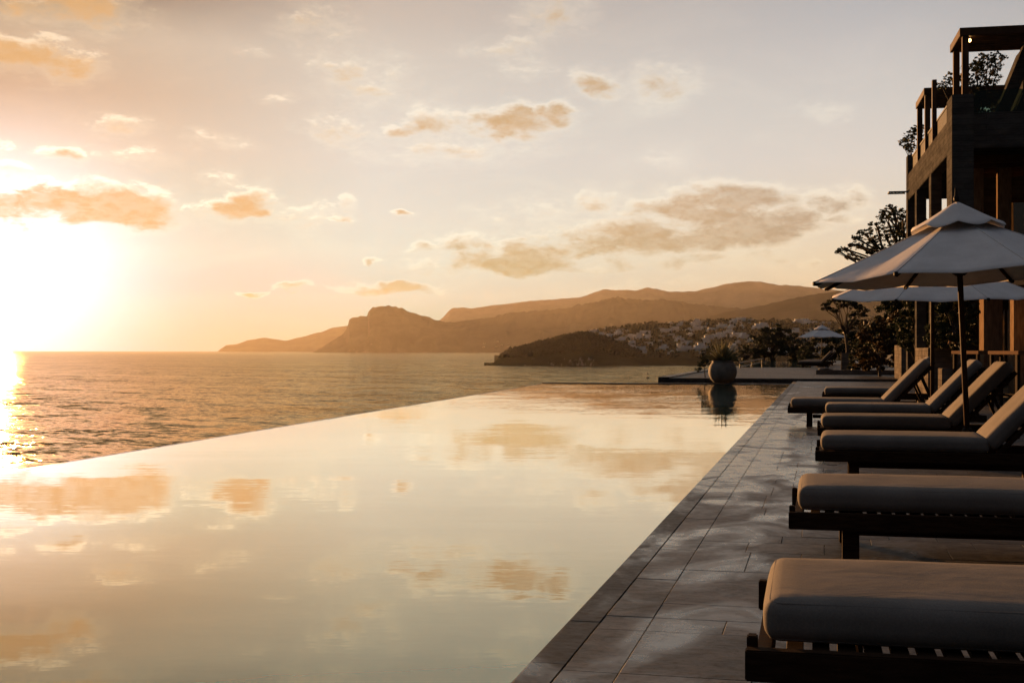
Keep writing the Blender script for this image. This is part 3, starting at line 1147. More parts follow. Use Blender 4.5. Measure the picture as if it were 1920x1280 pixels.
# strip between the pool end and the terrace
tag(MB().box(lx(36.8) + 1.6, PR, FARY + .43, 40.40, -1.0, -.12).build('lower_ledge', M['coping']), kind='structure')

# second pool further off
o = MB().box(-5.3, -.4, 67, 108, -.6, .02).build('second_pool_basin', M['coping'])
tag(o, kind='structure')
o = MB().add([(-5.1, 67.3, .03), (-.7, 67.3, .03), (-.7, 107.7, .03), (-5.1, 107.7, .03)], [(0, 1, 2, 3)]).build('second_pool_water', M['pool'], fix=False)
tag(o, kind='structure')
tag(MB().box(-.39, 3.2, 66.05, 112, -.6, .06).build('pool_walk', M['terrace_tile'], bevel=.01), kind='structure')


# ------------------------------------------------------------------ sun loungers
def rounded_slab(L, W, T, r, nl=26, nw=14, nt=7, puff=.007, seed=0):
    """a cushion: rounded box with a soft crown; x 0..L, y -W/2..W/2, z 0..T"""
    def axis(h, n):
        e = [-h, -h + r * .12, -h + r * .35, -h + r * .65, -h + r]
        m_ = list(np.linspace(-h + r, h - r, n))[1:-1]
        return e + m_ + [-v for v in reversed(e)]
    hx, hy, hz = L / 2, W / 2, T / 2
    ax, ay, az = axis(hx, nl), axis(hy, nw), axis(hz, nt)
    bm = bmesh.new()

    def put(x, y, z):
        p = Vector((x, y, z))
        q = Vector((max(-hx + r, min(hx - r, x)), max(-hy + r, min(hy - r, y)), max(-hz + r, min(hz - r, z))))
        d = p - q
        if d.length > 1e-9:
            p = q + d.normalized() * r
        u, v = p.x / hx, p.y / hy
        cr = (1 - u ** 4) * (1 - v ** 4)
        nz = mnoise.noise(Vector((p.x * 3.1 + seed, p.y * 3.1, p.z * 3 + seed)))
        p.z += cr * puff * (1 if p.z > 0 else -.2) + nz * .002
        # sides bulge a little
        p.y += (1 - (p.z / hz) ** 2) * (.010 if p.y > 0 else -.010) * (1 - u ** 6) if abs(v) > .8 else 0
        p.x += (1 - (p.z / hz) ** 2) * (.010 if p.x > 0 else -.010) * (1 - v ** 6) if abs(u) > .9 else 0
        return bm.verts.new((p.x + hx, p.y, p.z + hz))

    def sheet(A, B, fn):
        g = [[fn(a, b_) for b_ in B] for a in A]
        for i in range(len(A) - 1):
            for j in range(len(B) - 1):
                bm.faces.new((g[i][j], g[i + 1][j], g[i + 1][j + 1], g[i][j + 1]))
    for s in (-1, 1):
        sheet(ax, ay, lambda a, b_: put(a, b_, s * hz))
        sheet(ax, az, lambda a, b_: put(a, s * hy, b_))
        sheet(ay, az, lambda a, b_: put(s * hx, a, b_))
    bmesh.ops.remove_doubles(bm, verts=bm.verts, dist=1e-5)
    bmesh.ops.recalc_face_normals(bm, faces=bm.faces)
    return bm


def bm_obj(name, bm, mat, parent, mtx=None):
    me = bpy.data.meshes.new(name)
    if mtx is not None:
        bm.transform(mtx)
    bm.to_mesh(me)
    bm.free()
    me.materials.append(mat)
    me.shade_smooth()
    o = bpy.data.objects.new(name, me)
    COL.objects.link(o)
    o.parent = parent
    return o


CB = .27           # underside of the cushion
CT = .125          # cushion thickness
CW = .70           # cushion width
FW = .86           # frame width
SEAT = 1.33
BACK = .86
BANG = R(46)


def make_lounger():
    root = empty('sun_lounger', (0, 0, 0))
    # rails along both sides, foot and head rails
    for s in (-1, 1):
        MB().box(-.05, 1.98, s * FW / 2 - .022, s * FW / 2 + .022, CB - .080, CB + .006).build('side_rail', M['wood'], root, bevel=.004)
    MB().box(-.022, .022, -FW / 2 + .0225, FW / 2 - .0225, CB - .082, CB - .01).build('foot_rail', M['wood'], root, bevel=.004)
    MB().box(1.93, 1.97, -FW / 2 + .0225, FW / 2 - .0225, CB - .082, CB - .01).build('head_rail', M['wood'], root, bevel=.004)
    # slats across, carried between the rails
    b = MB()
    x = .06
    while x < SEAT - .02:
        b.box(x, x + .048, -FW / 2 + .023, FW / 2 - .023, CB - .028, CB - .006)
        x += .072
    b.build('slat_deck', M['wood'], root, bevel=.002, seg=1)
    # legs
    for lx_ in (.26, 1.72):
        for s in (-1, 1):
            MB().box(lx_ - .042, lx_ + .042, s * (FW / 2 - .066) - .042, s * (FW / 2 - .066) + .042, 0, CB - .088 if False else CB - .03).build('leg', M['wood'], root, bevel=.004)
    MB().box(.305, 1.675, -.02, .02, .10, .15).build('stretcher', M['wood'], root, bevel=.003)
    for lx_ in (.26, 1.72):
        MB().box(lx_ - .02, lx_ + .02, -FW / 2 + .11, FW / 2 - .11, .10, .15).build('cross_stretcher', M['wood'], root, bevel=.003)
    # corner stops that keep the cushion in place
    for s in (-1, 1):
        MB().box(-.048, -.018, s * (FW / 2 - .05) - .02, s * (FW / 2 - .05) + .02, CB - .06, CB + .032).build('cushion_stop', M['wood'], root, bevel=.004)
    # cushions
    bm_obj('seat_cushion', rounded_slab(SEAT - .01, CW, CT, .042), M['cushion'], root, Matrix.Translation((.0, 0, CB)))
    mt = Matrix.Translation((SEAT + .03, 0, CB + .015)) @ Matrix.Rotation(-BANG, 4, 'Y')
    bm_obj('back_cushion', rounded_slab(BACK, CW, CT, .042, seed=5), M['cushion'], root, mt)
    # piped edges of the cushions

    def piping(L, r, m_, par):
        for zz in (CT - .30 * r, .30 * r):
            x1, y1 = L - .30 * r, CW / 2 - .30 * r
            x0 = .30 * r
            k = r * .9
            pts = []
            for cx_, cy_, a0 in ((x1 - k, y1 - k, 0), (x0 + k, y1 - k, 90), (x0 + k, -y1 + k, 180), (x1 - k, -y1 + k, 270)):
                for q in range(5):
                    a = R(a0 + q * 22.5)
                    pts.append(m_ @ Vector((cx_ + k * math.cos(a), cy_ + k * math.sin(a), zz)))
            pts.append(pts[0])
            MB().tube(pts, .0045, 6).build('piping', M['cushion'], par, smooth=True)
    sc_, bc_ = [c_ for c_ in root.children if 'cushion' in c_.name and 'stop' not in c_.name]
    piping(SEAT - .01, .042, Matrix.Translation((0, 0, CB)), sc_)
    piping(BACK, .042, mt, bc_)
    # hinged backrest under the cushion
    fr = MB()
    for s in (-1, 1):
        fr.box(0, BACK - .02, s * (CW / 2 - .02) - .02, s * (CW / 2 - .02) + .02, -.05, -.012)
    for k in range(10):
        fr.box(.04 + k * .083, .04 + k * .083 + .05, -CW / 2 + .041, CW / 2 - .041, -.034, -.012)
    fr.xform(mt)
    fr.build('backrest_frame', M['wood'], root, bevel=.003, seg=1)
    hx = SEAT + .03 + math.cos(BANG) * .55
    hz = CB + math.sin(BANG) * .55 - .03
    st = MB()
    for s in (-1, 1):
        st.bar((hx, s * .27, hz), (hx + .17, s * .27, CB - .03), .03, .03)
    st.bar((hx + .165, -.43, CB - .03), (hx + .165, .43, CB - .03), .03, .03)
    st.build('prop', M['wood'], root)
    return root


LG = 'sun loungers in a row along the pool'
proto = make_lounger()
# foot end column, distance of the near cushion edge, turn
rows_ = [
    (1431, 3.17, .012, 'nearest lounger, its broad taupe cushion and slatted frame cut by the frame edge'),
    (1497, 5.78, .006, 'second lounger from the front, one square leg standing on open tiles'),
    (1541, 9.25, -.010, 'lounger whose seat stands just in front of the near parasol pole'),
    (1541, 11.95, .008, 'lounger directly behind the near parasol pole'),
    (1549, 14.6, -.006, 'lounger overlapping the one that juts towards the pool'),
    (1483, 16.2, .010, 'lounger jutting furthest towards the pool, its dark leg showing'),
    (1547, 20.9, -.012, 'farthest lounger of the near row, beside the second parasol pole'),
]
for i, (px, d, a, lab) in enumerate(rows_):
    o = proto if i == 0 else copy_tree(proto)
    p = P(px, d)
    o.location = (p.x, p.y + CW / 2, 0)
    o.rotation_euler = (0, 0, a)
    tag(o, lab, 'sun lounger', LG)
far_l = [(1497, 66.5, 'front lounger under the far parasol'), (1499, 69.5, 'second lounger under the far parasol'), (1505, 73.0, 'third lounger under the far parasol'), (1512, 76.5, 'rearmost lounger under the far parasol')]
for px, d, lab in far_l:
    o = copy_tree(proto)
    p = P(px, d)
    o.location = (p.x, p.y, .06)
    o.rotation_euler = (0, 0, rng.uniform(-.05, .05))
    tag(o, lab, 'sun lounger', 'sun loungers under the far parasol')


# ------------------------------------------------------------------ parasols
def make_parasol():
    root = empty('parasol', (0, 0, 0))
    RR, ZE, ZA, N = 1.56, 1.83, 2.47, 8
    ph = R(10)

    def surf(r, ang):
        """canopy height: straight along ribs, slack between them"""
        u = r / RR
        k = (ang - ph) / (2 * math.pi / N)
        w = abs(k - round(k)) * 2            # 0 on a rib, 1 between
        chord = math.cos(math.pi / N) / math.cos((w - 1) * math.pi / N) if False else 1
        z = ZA + (ZE - ZA) * (u ** .93)
        return z - .058 * (w ** 1.2) * u * (1 - .4 * u) * chord

    def ring_r(ang):
        k = (ang - ph) / (2 * math.pi / N)
        f = k - math.floor(k)
        a = (f - .5) * 2 * math.pi / N
        return math.cos(math.pi / N) / math.cos(a)
    na, nr = N * 8, 14
    V_, Q_ = [], []
    th = .006
    for side in (0, 1):
        for i in range(nr + 1):
            r = .07 + (RR - .07) * i / nr
            for k in range(na):
                a = ph + 2 * math.pi * k / na
                rr = r * ring_r(a)
                V_.append((rr * math.cos(a), rr * math.sin(a), surf(r, a) - side * th - (0.012 if i == nr and side == 0 else 0) * 0))
    off = (nr + 1) * na
    for i in range(nr):
        for k in range(na):
            k2 = (k + 1) % na
            Q_.append((i * na + k, (i + 1) * na + k, (i + 1) * na + k2, i * na + k2))
            Q_.append((off + i * na + k, off + i * na + k2, off + (i + 1) * na + k2, off + (i + 1) * na + k))
    for k in range(na):
        k2 = (k + 1) % na
        Q_.append((nr * na + k, off + nr * na + k, off + nr * na + k2, nr * na + k2))
        Q_.append((k, k2, off + k2, off + k))
    can = np_mesh('canopy', V_, Q_, M['canopy'], root)
    sm = MB()
    for k in range(N):
        a = ph + 2 * math.pi * k / N
        sm.tube([((r) * math.cos(a), r * math.sin(a), surf(r, a) + .002) for r in np.linspace(.3, RR - .005, 10)], .006, 5)
    sm.build('seam', M['canopy'], can, smooth=True)
    # vent cap: scalloped, standing off the canopy
    V_, Q_ = [], []
    nr2 = 7
    for side in (0, 1):
        for i in range(nr2 + 1):
            u = i / nr2
            for k in range(na):
                a = ph + 2 * math.pi * k / na
                kk = (a - ph) / (2 * math.pi / N)
                w = abs(kk - round(kk)) * 2
                r = .02 + (.50 - .02) * u * (1 - .10 * w * u)
                zc = ZA + .105 - .275 * u ** 1.02
                zc += .050 * (w ** 1.5) * u ** 2.5
                V_.append((r * math.cos(a), r * math.sin(a), zc - side * .005))
    off = (nr2 + 1) * na
    for i in range(nr2):
        for k in range(na):
            k2 = (k + 1) % na
            Q_.append((i * na + k, (i + 1) * na + k, (i + 1) * na + k2, i * na + k2))
            Q_.append((off + i * na + k, off + i * na + k2, off + (i + 1) * na + k2, off + (i + 1) * na + k))
    for k in range(na):
        k2 = (k + 1) % na
        Q_.append((nr2 * na + k, off + nr2 * na + k, off + nr2 * na + k2, nr2 * na + k2))
        Q_.append((k, k2, off + k2, off + k))
    np_mesh('vent_cap', V_, Q_, M['canopy'], root, smooth=True)
    MB().lathe([(.0, ZA + .10), (.028, ZA + .11), (.03, ZA + .15), (.018, ZA + .17), (.012, ZA + .24), (.0, ZA + .26)], 12).build('finial', M['metal'], root, smooth=True)
    MB().tube([(0, 0, .02), (0, 0, 1.2), (0, 0, ZA + .09)], .029, 14).build('pole', M['frame_wood'], root, smooth=True)
    MB().lathe([(.045, 1.84), (.075, 1.86), (.10, 1.95), (.045, 1.98)], 16).build('runner', M['metal'], root)
    MB().lathe([(.05, ZA - .09), (.085, ZA - .07), (.085, ZA + .0), (.05, ZA + .02)], 16).build('hub', M['metal'], root)
    for k in range(N):
        a = ph + 2 * math.pi * k / N
        ca, sa = math.cos(a), math.sin(a)
        rb = MB()
        pts = [(r * ca, r * sa, surf(r, a) - .028) for r in (.08, .5, 1.0, RR - .02)]
        for q, q2 in zip(pts, pts[1:]):
            rb.bar(q, q2, .022, .032)
        rib = rb.build('rib', M['wood'], root)
        MB().lathe([(.014, -.02), (.024, -.01), (.024, .015), (.01, .024)], 8, ((RR - .01) * ca, (RR - .01) * sa, surf(RR, a) - .012)).build('rib_tip', M['metal'], rib)
        rm = .60
        MB().bar((.06 * ca, .06 * sa, 1.93), (rm * ca, rm * sa, surf(rm, a) - .045), .018, .026).build('strut', M['wood'], root)
    MB().lathe([(.30, 0), (.31, .02), (.30, .07), (.06, .09), (.05, .32), (.0, .33)], 24).build('base', M['metal'], root)
    return root


um = make_parasol()
UG = 'grey canvas parasols on wooden poles'
u0 = P(1816, 11.15)
um.location = u0
um.rotation_euler = (0, R(-2.6), R(6.8))
um.scale = (.955, .955, 1.0)
tag(um, 'nearest grey parasol, its scalloped vent cap and wooden pole rising between the loungers', 'parasol', UG)
u2 = copy_tree(um)
u2.location = P(1748, 17.9)
u2.rotation_euler = (R(4.2), R(-1.2), R(12))
u2.scale = (1.08, 1.08, 1.07)
tag(u2, 'grey parasol half hidden behind the nearest one, its canopy edge showing below', 'parasol', UG)
u3 = copy_tree(um)
u3.location = P(1541, 68.5, .06)
u3.scale = (1, 1, 1)
u3.rotation_euler = (0, 0, R(15))
tag(u3, 'small far parasol open over loungers on the far terrace', 'parasol', UG)

# ------------------------------------------------------------------ pot with agave
pc_ = P(1355, 37.75)
pot = MB()
prof = [(.23, 0), (.33, .03), (.43, .13), (.495, .27), (.515, .40), (.50, .52), (.46, .63), (.405, .71), (.375, .745), (.39, .765), (.395, .785), (.375, .80), (.34, .795), (.335, .74), (.35, .66)]
pot.lathe(prof, 40)
o = pot.build('planter_pot', M['pot'], None, smooth=True)
o.location = (pc_.x, pc_.y, -.007)
o.scale = (.94, .94, .94)
tag(o, 'large round weathered stone pot at the far corner of the pool', 'pot')
ag = MB()
rng = random.Random(8)
for k in range(96):
    a = k * 2.399 + rng.uniform(-.2, .2)
    tilt = .12 + (k / 96) ** .8 * 1.15
    L = rng.uniform(.60, .88) * (1.05 - .1 * k / 96)
    w = rng.uniform(.04, .06)
    pts = []
    p0 = Vector((.05 * math.cos(a), .05 * math.sin(a), 0))
    dirv = Vector((math.sin(tilt) * math.cos(a), math.sin(tilt) * math.sin(a), math.cos(tilt)))
    side = Vector((-math.sin(a), math.cos(a), 0))
    b0 = len(ag.v)
    for i in range(6):
        u = i / 5
        c = p0 + dirv * L * u + Vector((0, 0, -.12 * tilt * u * u * L))
        ww = w * (1 - u) ** .7 * (1 + 1.2 * u * (1 - u)) + .001
        ag.v += [tuple(c - side * ww + Vector((0, 0, .3 * ww))), tuple(c - Vector((0, 0, .25 * ww))), tuple(c + side * ww + Vector((0, 0, .3 * ww)))]
    for i in range(5):
        for j in range(2):
            q = b0 + i * 3 + j
            ag.f.append((q, q + 1, q + 4, q + 3))
o = ag.build('agave', M['agave'], None, fix=False)
o.location = (pc_.x, pc_.y, .68)
tag(o, 'spiky agave growing in the round stone pot', 'plant')
o = MB().lathe([(.0, .66), (.39, .67), (.0, .70)], 20)


# ------------------------------------------------------------------ trees and shrubs
def leaves(rng_, clumps, n, size, elong=1.9, shell=.55):
    """n leaf blades spread through ellipsoid clumps (cx, cy, cz, rx, ry, rz, weight)"""
    g = np.random.default_rng(rng_.randint(0, 10 ** 9))
    W_ = np.array([c[6] if len(c) > 6 else c[3] * c[4] * c[5] for c in clumps], float)
    idx = g.choice(len(clumps), n, p=W_ / W_.sum())
    C = np.array([c[:3] for c in clumps], float)[idx]
    S = np.array([c[3:6] for c in clumps], float)[idx]
    u = g.normal(size=(n, 3))
    u /= np.linalg.norm(u, axis=1)[:, None]
    rad = shell + (1 - shell) * g.random(n)
    rad *= (1 + .22 * np.sin(u[:, 0] * 7 + idx) * np.sin(u[:, 2] * 6 + idx * 2.))
    c = C + S * u * rad[:, None]
    a = g.normal(size=(n, 3)) + u * .6
    a /= np.linalg.norm(a, axis=1)[:, None]
    b_ = np.cross(a, g.normal(size=(n, 3)))
    b_ /= np.linalg.norm(b_, axis=1)[:, None]
    s = size * .74 * g.uniform(.6, 1.3, n)[:, None]
    a = a * s * elong / 2
    b_ = b_ * s / 2
    V_ = np.stack([c - a, c + b_ * .9 - a * .1, c + a, c - b_ * .9 - a * .1], 1).reshape(-1, 3)
    return V_, np.arange(n * 4).reshape(n, 4)


def tree(name, label, base, trunk_r, fork, clumps, n, leaf, mat, seed, group=None, cat='tree', twigs=2, shell=.45, spray=9, kk=(.20, .38)):
    """trunk to a fork point, a limb to every clump, twigs inside the clump, leaves"""
    rg = random.Random(seed)
    root = empty(name, base, 0, label, cat, group)
    b = MB()
    f = Vector(fork)
    if trunk_r:
        pts, rad = [], []
        for i in range(6):
            u = i / 5
            pts.append(Vector((f.x * u + math.sin(u * 5 + seed) * .03 * f.z, f.y * u + math.cos(u * 4 + seed) * .02 * f.z, f.z * u - .1 * (1 - u))))
            rad.append(trunk_r * (1.25 - .55 * u))
        b.tube(pts, rad, 9)
        top = pts[-1]
        for c in clumps:
            cv = Vector(c[:3])
            mid = top.lerp(cv, .5) + Vector((rg.uniform(-.1, .1), rg.uniform(-.1, .1), rg.uniform(-.05, .2))) * (cv - top).length
            end = cv
            r0 = trunk_r * .45
            b.tube([top, top.lerp(mid, .6), mid, mid.lerp(end, .6), end], [r0, r0 * .8, r0 * .6, r0 * .45, r0 * .25], 6)
            for _ in range(twigs):
                q = cv + Vector((rg.gauss(0, 1) * c[3], rg.gauss(0, 1) * c[4], rg.gauss(0, .8) * c[5])) * .55
                b.tube([mid.lerp(end, rg.uniform(.2, .9)), cv.lerp(q, .5), q], [r0 * .3, r0 * .2, r0 * .1], 5)
        b.build('trunk', M['bark'], root, smooth=True)
    if spray:
        cl2 = []
        for c in clumps:
            for _ in range(spray):
                v = Vector((rg.gauss(0, 1), rg.gauss(0, 1), rg.gauss(0, 1))).normalized() * (.35 + .75 * rg.random())
                k = rg.uniform(*kk)
                cl2.append((c[0] + v.x * c[3], c[1] + v.y * c[4], c[2] + v.z * c[5], c[3] * k, c[4] * k, c[5] * k * .8, c[6] if len(c) > 6 else c[3] ** 2))
        clumps = cl2
    V_, Q_ = leaves(rg, clumps, int(n * 1.7), leaf, shell=shell)
    np_mesh('crown', V_, Q_, mat, root)
    return root


def blob_clumps(rg, n, rx, ry, z0, z1, r, flat=.75):
    out = []
    for i in range(n):
        a = rg.uniform(0, 6.28)
        q = math.sqrt(rg.random())
        zz = rg.uniform(z0, z1)
        k = 1 - .45 * max(0, (zz - z0) / max(.01, z1 - z0))
        s = r * rg.uniform(.7, 1.25)
        out.append((rx * q * math.cos(a) * k, ry * q * math.sin(a) * k, zz, s, s, s * flat))
    return out


rg = random.Random(21)
# tree leaning out behind the near parasol
b0 = P(1712, 45, 0)


def rel(px, py, d, base):
    v = P(px, d, zat(py, d)) - base
    return (v.x, v.y, v.z)


cl = []
for px, py, r in [(1572, 470, .16), (1584, 466, .22), (1596, 476, .16), (1600, 458, .26), (1606, 446, .24), (1616, 462, .26), (1622, 436, .3), (1632, 470, .24), (1636, 448, .34), (1645, 424, .36), (1652, 462, .32), (1660, 408, .34), (1662, 440, .42), (1676, 398, .34), (1680, 424, .5), (1684, 456, .42), (1694, 402, .42), (1700, 440, .5), (1715, 420, .6), (1730, 450, .7), (1720, 480, .6), (1690, 486, .42), (1664, 486, .3), (1745, 420, .6), (1590, 482, .14), (1610, 484, .18), (1668, 388, .18), (1655, 396, .16), (1750, 470, .7)]:
    x, y, z = rel(px, py, 45 + rg.uniform(-1.2, 1.2), b0)
    cl.append((x, y, z, r, r, r * .62, r ** 1.6))
tree('spreading_tree', 'dark tree whose thin leafy limbs reach out left behind the near parasol', b0, .17, (-.2, 0, 3.2), cl, 17000, .055, M['leaf'], 3, twigs=6, shell=.1, spray=26, kk=(.14, .30))
# small flat-topped tree by the far terrace
b1 = P(1588, 60, 0)
cl = []
for px, py, r in [(1548, 570, .22), (1556, 578, .22), (1562, 564, .3), (1575, 560, .36), (1590, 562, .4), (1602, 572, .36), (1612, 578, .32), (1618, 590, .26), (1600, 590, .3), (1580, 572, .34), (1544, 578, .14), (1622, 582, .2), (1566, 582, .2), (1606, 604, .34), (1618, 612, .36), (1596, 612, .26)]:
    x, y, z = rel(px, py, 60 + rg.uniform(-.8, .8), b1)
    cl.append((x, y, z, r, r, r * .6, r ** 1.8))
tree('umbrella_tree', 'small flat-topped tree with bare forking limbs beside the far parasol', b1, .09, (-.05, 0, 1.95), cl, 7500, .075, M['leaf_dark'], 5, twigs=4, shell=.1, spray=20, kk=(.18, .36))
# large dark shrub beyond the second pool
bs = P(1447, 112, -.2)
cl = []
for px, py, r in [(1388, 668, .8), (1402, 662, 1.0), (1418, 650, 1.2), (1436, 638, 1.4), (1455, 630, 1.4), (1470, 634, 1.4), (1484, 644, 1.3), (1496, 656, 1.1), (1440, 660, 1.5), (1465, 658, 1.6), (1420, 668, 1.2), (1490, 668, 1.2), (1456, 620, .9), (1442, 624, .8), (1472, 622, .8), (1376, 672, .5)]:
    x, y, z = rel(px, py, 112 + rg.uniform(-2, 2), bs)
    cl.append((x, y, z, r, r, r * .75))
tree('rounded_shrub', 'broad dark rounded shrub behind the second pool', bs, .16, (0, 0, 1.0), cl, 9000, .17, M['leaf_dark'], 8, cat='shrub', shell=.5)


def shrub(name, label, px, d, spec, n, leaf, mat, seed, zb=0., group=None, cat='shrub', trunk=.06, shell=.5):
    base = P(px, d, zb)
    cl_ = []
    for qx, qy, r in spec:
        x, y, z = rel(qx, qy, d + rg.uniform(-r, r), base)
        cl_.append((x, y, z, r, r, r * .8))
    return tree(name, label, base, trunk, (0, 0, .5), cl_, n, leaf, mat, seed, group, cat, 1, shell)


shrub('leafy_shrub', 'tall dark shrub between the flat-topped tree and the hotel', 1690, 47, [(1662, 600, .6), (1668, 580, .6), (1682, 562, .75), (1700, 555, .9), (1725, 560, .9), (1750, 570, .9), (1660, 610, .8), (1690, 600, .9), (1720, 600, 1.0), (1750, 610, 1.), (1775, 590, 1.), (1655, 630, .6), (1672, 565, .45), (1695, 540, .7), (1720, 520, .7), (1740, 540, .8), (1770, 550, .8), (1680, 640, .8), (1720, 645, .9)], 11000, .12, M['leaf_dark'], 12, cat='shrub')
shrub('rusty_shrub', 'reddish brown shrub below the dark trees beside the stone wall', 1650, 43.5, [(1625, 640, .5), (1640, 620, .55), (1655, 608, .55), (1672, 600, .6), (1690, 612, .6), (1612, 660, .45), (1630, 665, .5), (1650, 650, .6), (1668, 635, .6), (1640, 685, .5), (1665, 675, .55), (1690, 650, .6), (1610, 682, .3)], 7500, .095, M['leaf_rust'], 14)
shrub('low_shrub', 'low dark shrub beside the pale post on the far terrace', 1612, 55, [(1600, 672, .4), (1612, 655, .45), (1622, 640, .5), (1606, 640, .35), (1625, 670, .5), (1600, 690, .35)], 3500, .09, M['leaf'], 16)
shrub('terrace_shrub', 'dark shrub under the flat-topped tree behind the far loungers', 1560, 82, [(1520, 650, .7), (1535, 640, .9), (1555, 635, 1.), (1575, 640, 1.), (1590, 650, 1.), (1510, 662, .6), (1545, 660, .8), (1575, 665, .9), (1598, 625, 1.1), (1610, 650, 1.1)], 6000, .14, M['leaf_dark'], 17)
shrub('planter_shrub', 'dense dark shrub growing in the planter before the hotel corner', 1790, 23.6, [(1745, 632, .16), (1760, 610, .24), (1775, 590, .28), (1795, 580, .3), (1810, 590, .26), (1820, 610, .22), (1750, 640, .18), (1775, 625, .28), (1800, 620, .3), (1815, 640, .2), (1790, 645, .26), (1780, 560, .24), (1805, 556, .22), (1765, 570, .2), (1824, 570, .14)], 6500, .06, M['leaf'], 18, zb=1.0)
shrub('wall_shrub', 'dark bush rising between the two stone walls', 1725, 33, [(1702, 560, .3), (1712, 580, .35), (1728, 555, .35), (1750, 560, .4), (1770, 580, .4), (1775, 610, .4), (1700, 620, .45), (1715, 600, .5), (1735, 590, .5), (1750, 600, .5), (1705, 640, .4), (1730, 630, .5), (1755, 635, .4), (1720, 575, .4), (1745, 570, .4)], 6000, .075, M['leaf_dark'], 19)
shrub('pot_side_shrub', 'small leafy bush at the terrace edge behind the stone pot', 1322, 41.5, [(1312, 684, .16), (1320, 676, .2), (1330, 668, .24), (1322, 662, .16), (1334, 656, .18), (1308, 692, .12), (1340, 680, .2)], 1100, .06, M['leaf_dark'], 20, trunk=.02)
shrub('garden_shrub', 'low grey-green bush at the end of the pool walk', 1510, 96, [(1500, 668, .5), (1510, 662, .6), (1520, 660, .6), (1530, 668, .6)], 1500, .12, M['leaf'], 22)

# ------------------------------------------------------------------ walls, planters, posts
def wall(name, label, px, d, wid, length, h, mat, cat='wall', rz=0.0, bevel=.012):
    p = P(px, d)
    o_ = MB().box(0, wid, 0, length, -.3, h).build(name, mat, None, bevel=bevel)
    o_.location = (p.x, p.y, 0)
    o_.rotation_euler = (0, 0, rz)
    return tag(o_, label, cat)


wall('garden_wall', 'board-marked stone wall end with sunlit side, left of the two', 1690, 37.5, .42, 3.7, 1.27, M['wallstone'])
wall('planter_wall', 'sunlit stone planter wall in front of the hotel corner', 1740, 24.0, .62, 3.4, 1.15, M['wallstone'])
wall('low_pier', 'short stone pier behind the farthest near lounger', 1766, 23.0, .2, 1.5, .72, M['wallstone'])
wall('back_wall', 'long dark wall behind the loungers in front of the shrubs', 1700, 39.4, 4.2, .3, .95, M['wallstone'])
wall('stone_post', 'square stone post standing on the far terrace', 1577, 56, .52, .5, .97, M['wallstone'], 'post')
wall('planter_kerb', 'low dark planter kerb along the far terrace', 1530, 46.5, 3.35, .5, .27, M['wallstone'], 'kerb')
rg = random.Random(4)
for i, (px, lab) in enumerate([(1541, 'dark pebble at the left end of the planter kerb'), (1548, 'larger dark stone lying on the planter kerb'), (1555, 'flat pale stone on the planter kerb')]):
    st = MB().lathe([(.0, 0), (.10, .01), (.13, .05), (.10, .09), (.03, .11)], 9)
    st.v = [(x * (1 + rg.uniform(-.2, .2)), y * (1 + rg.uniform(-.2, .2)), z * (1 + rg.uniform(-.2, .2))) for x, y, z in st.v]
    o = st.build('stone', M['rock'] if i != 2 else M['pot'], None, smooth=True)
    o.location = P(px, 46.8, .268)
    o.scale = (1.2, 1.2, (.7, 1., .5)[i])
    tag(o, lab, 'stone')
va = empty('vase', P(1781, 24.6, 1.152), 0, 'small terracotta vase with a dry stalk on the planter wall', 'vase')
MB().lathe([(.035, 0), (.055, .03), (.06, .07), (.03, .12), (.025, .15), (.03, .16)], 14).build('body', basic('terracotta', (.30, .15, .08), (.40, .21, .12), .8, 6, spec=.1), va, smooth=True)
sk = MB().tube([(0, 0, .12), (.01, 0, .26), (-.015, .01, .38)], .006, 6)
for k in range(7):
    sk.lathe([(.0, -.018), (.018, 0), (.0, .018)], 6, (.008 * (-1) ** k, .006, .2 + k * .028))
sk.build('stalk', M['bark'], va)
# handrail by the second pool
hr = empty('handrail', P(1383, 62), 0, 'thin pale sloping handrail beside the second pool', 'handrail')
p0_, p1_ = P(1386, 62, zat(680, 62)) - P(1383, 62), P(1430, 72, zat(672, 72)) - P(1383, 62)
MB().bar(p0_, p1_, .09, .06).build('rail', M['pot'], hr)
for u in (.03, .5, .97):
    q = Vector(p0_).lerp(Vector(p1_), u)
    MB().tube([(q.x, q.y, -.2), (q.x, q.y, q.z)], .03, 8).build('post', M['metal'], hr)


# bar tables by the hotel
def make_table():
    root = empty('bar_table', (0, 0, 0))
    MB().box(-.30, .30, -.48, .48, 1.02, 1.085).build('table_top', M['table_wood'], root, bevel=.006)
    for sx in (-1, 1):
        for sy in (-1, 1):
            MB().box(sx * .26 - .03, sx * .26 + .03, sy * .41 - .025, sy * .41 + .025, 0, 1.017).build('leg', M['wood'], root, bevel=.003)
    b_ = MB()
    for sy in (-1, 1):
        b_.box(-.229, .229, sy * .41 - .018, sy * .41 + .018, .25, .30)
    b_.box(-.02, .02, -.391, .391, .25, .30)
    b_.build('foot_rest', M['wood'], root)
    return root


tb = make_table()
for i, (px, d, rz, lab) in enumerate([(1833, 22.6, R(26), 'wooden bar table nearest the planter, its edge lit orange'), (1908, 20.2, R(24), 'wooden bar table at the right edge, its edge lit orange')]):
    o = tb if i == 0 else copy_tree(tb)
    o.location = P(px, d)
    o.rotation_euler = (0, 0, rz)
    tag(o, lab, 'table', 'bar tables by the hotel')

# ------------------------------------------------------------------ hotel
hb = P(1785, 25)
hotel = empty('hotel_building', hb, R(2.2), 'board-marked concrete hotel block with open loggias and rooftop pergolas', 'building')
K = M['concrete']


def hp(name, b_, mat=K, parent=hotel, bevel=.012, **kw):
    return b_.build(name, mat, parent, bevel=bevel, **kw)


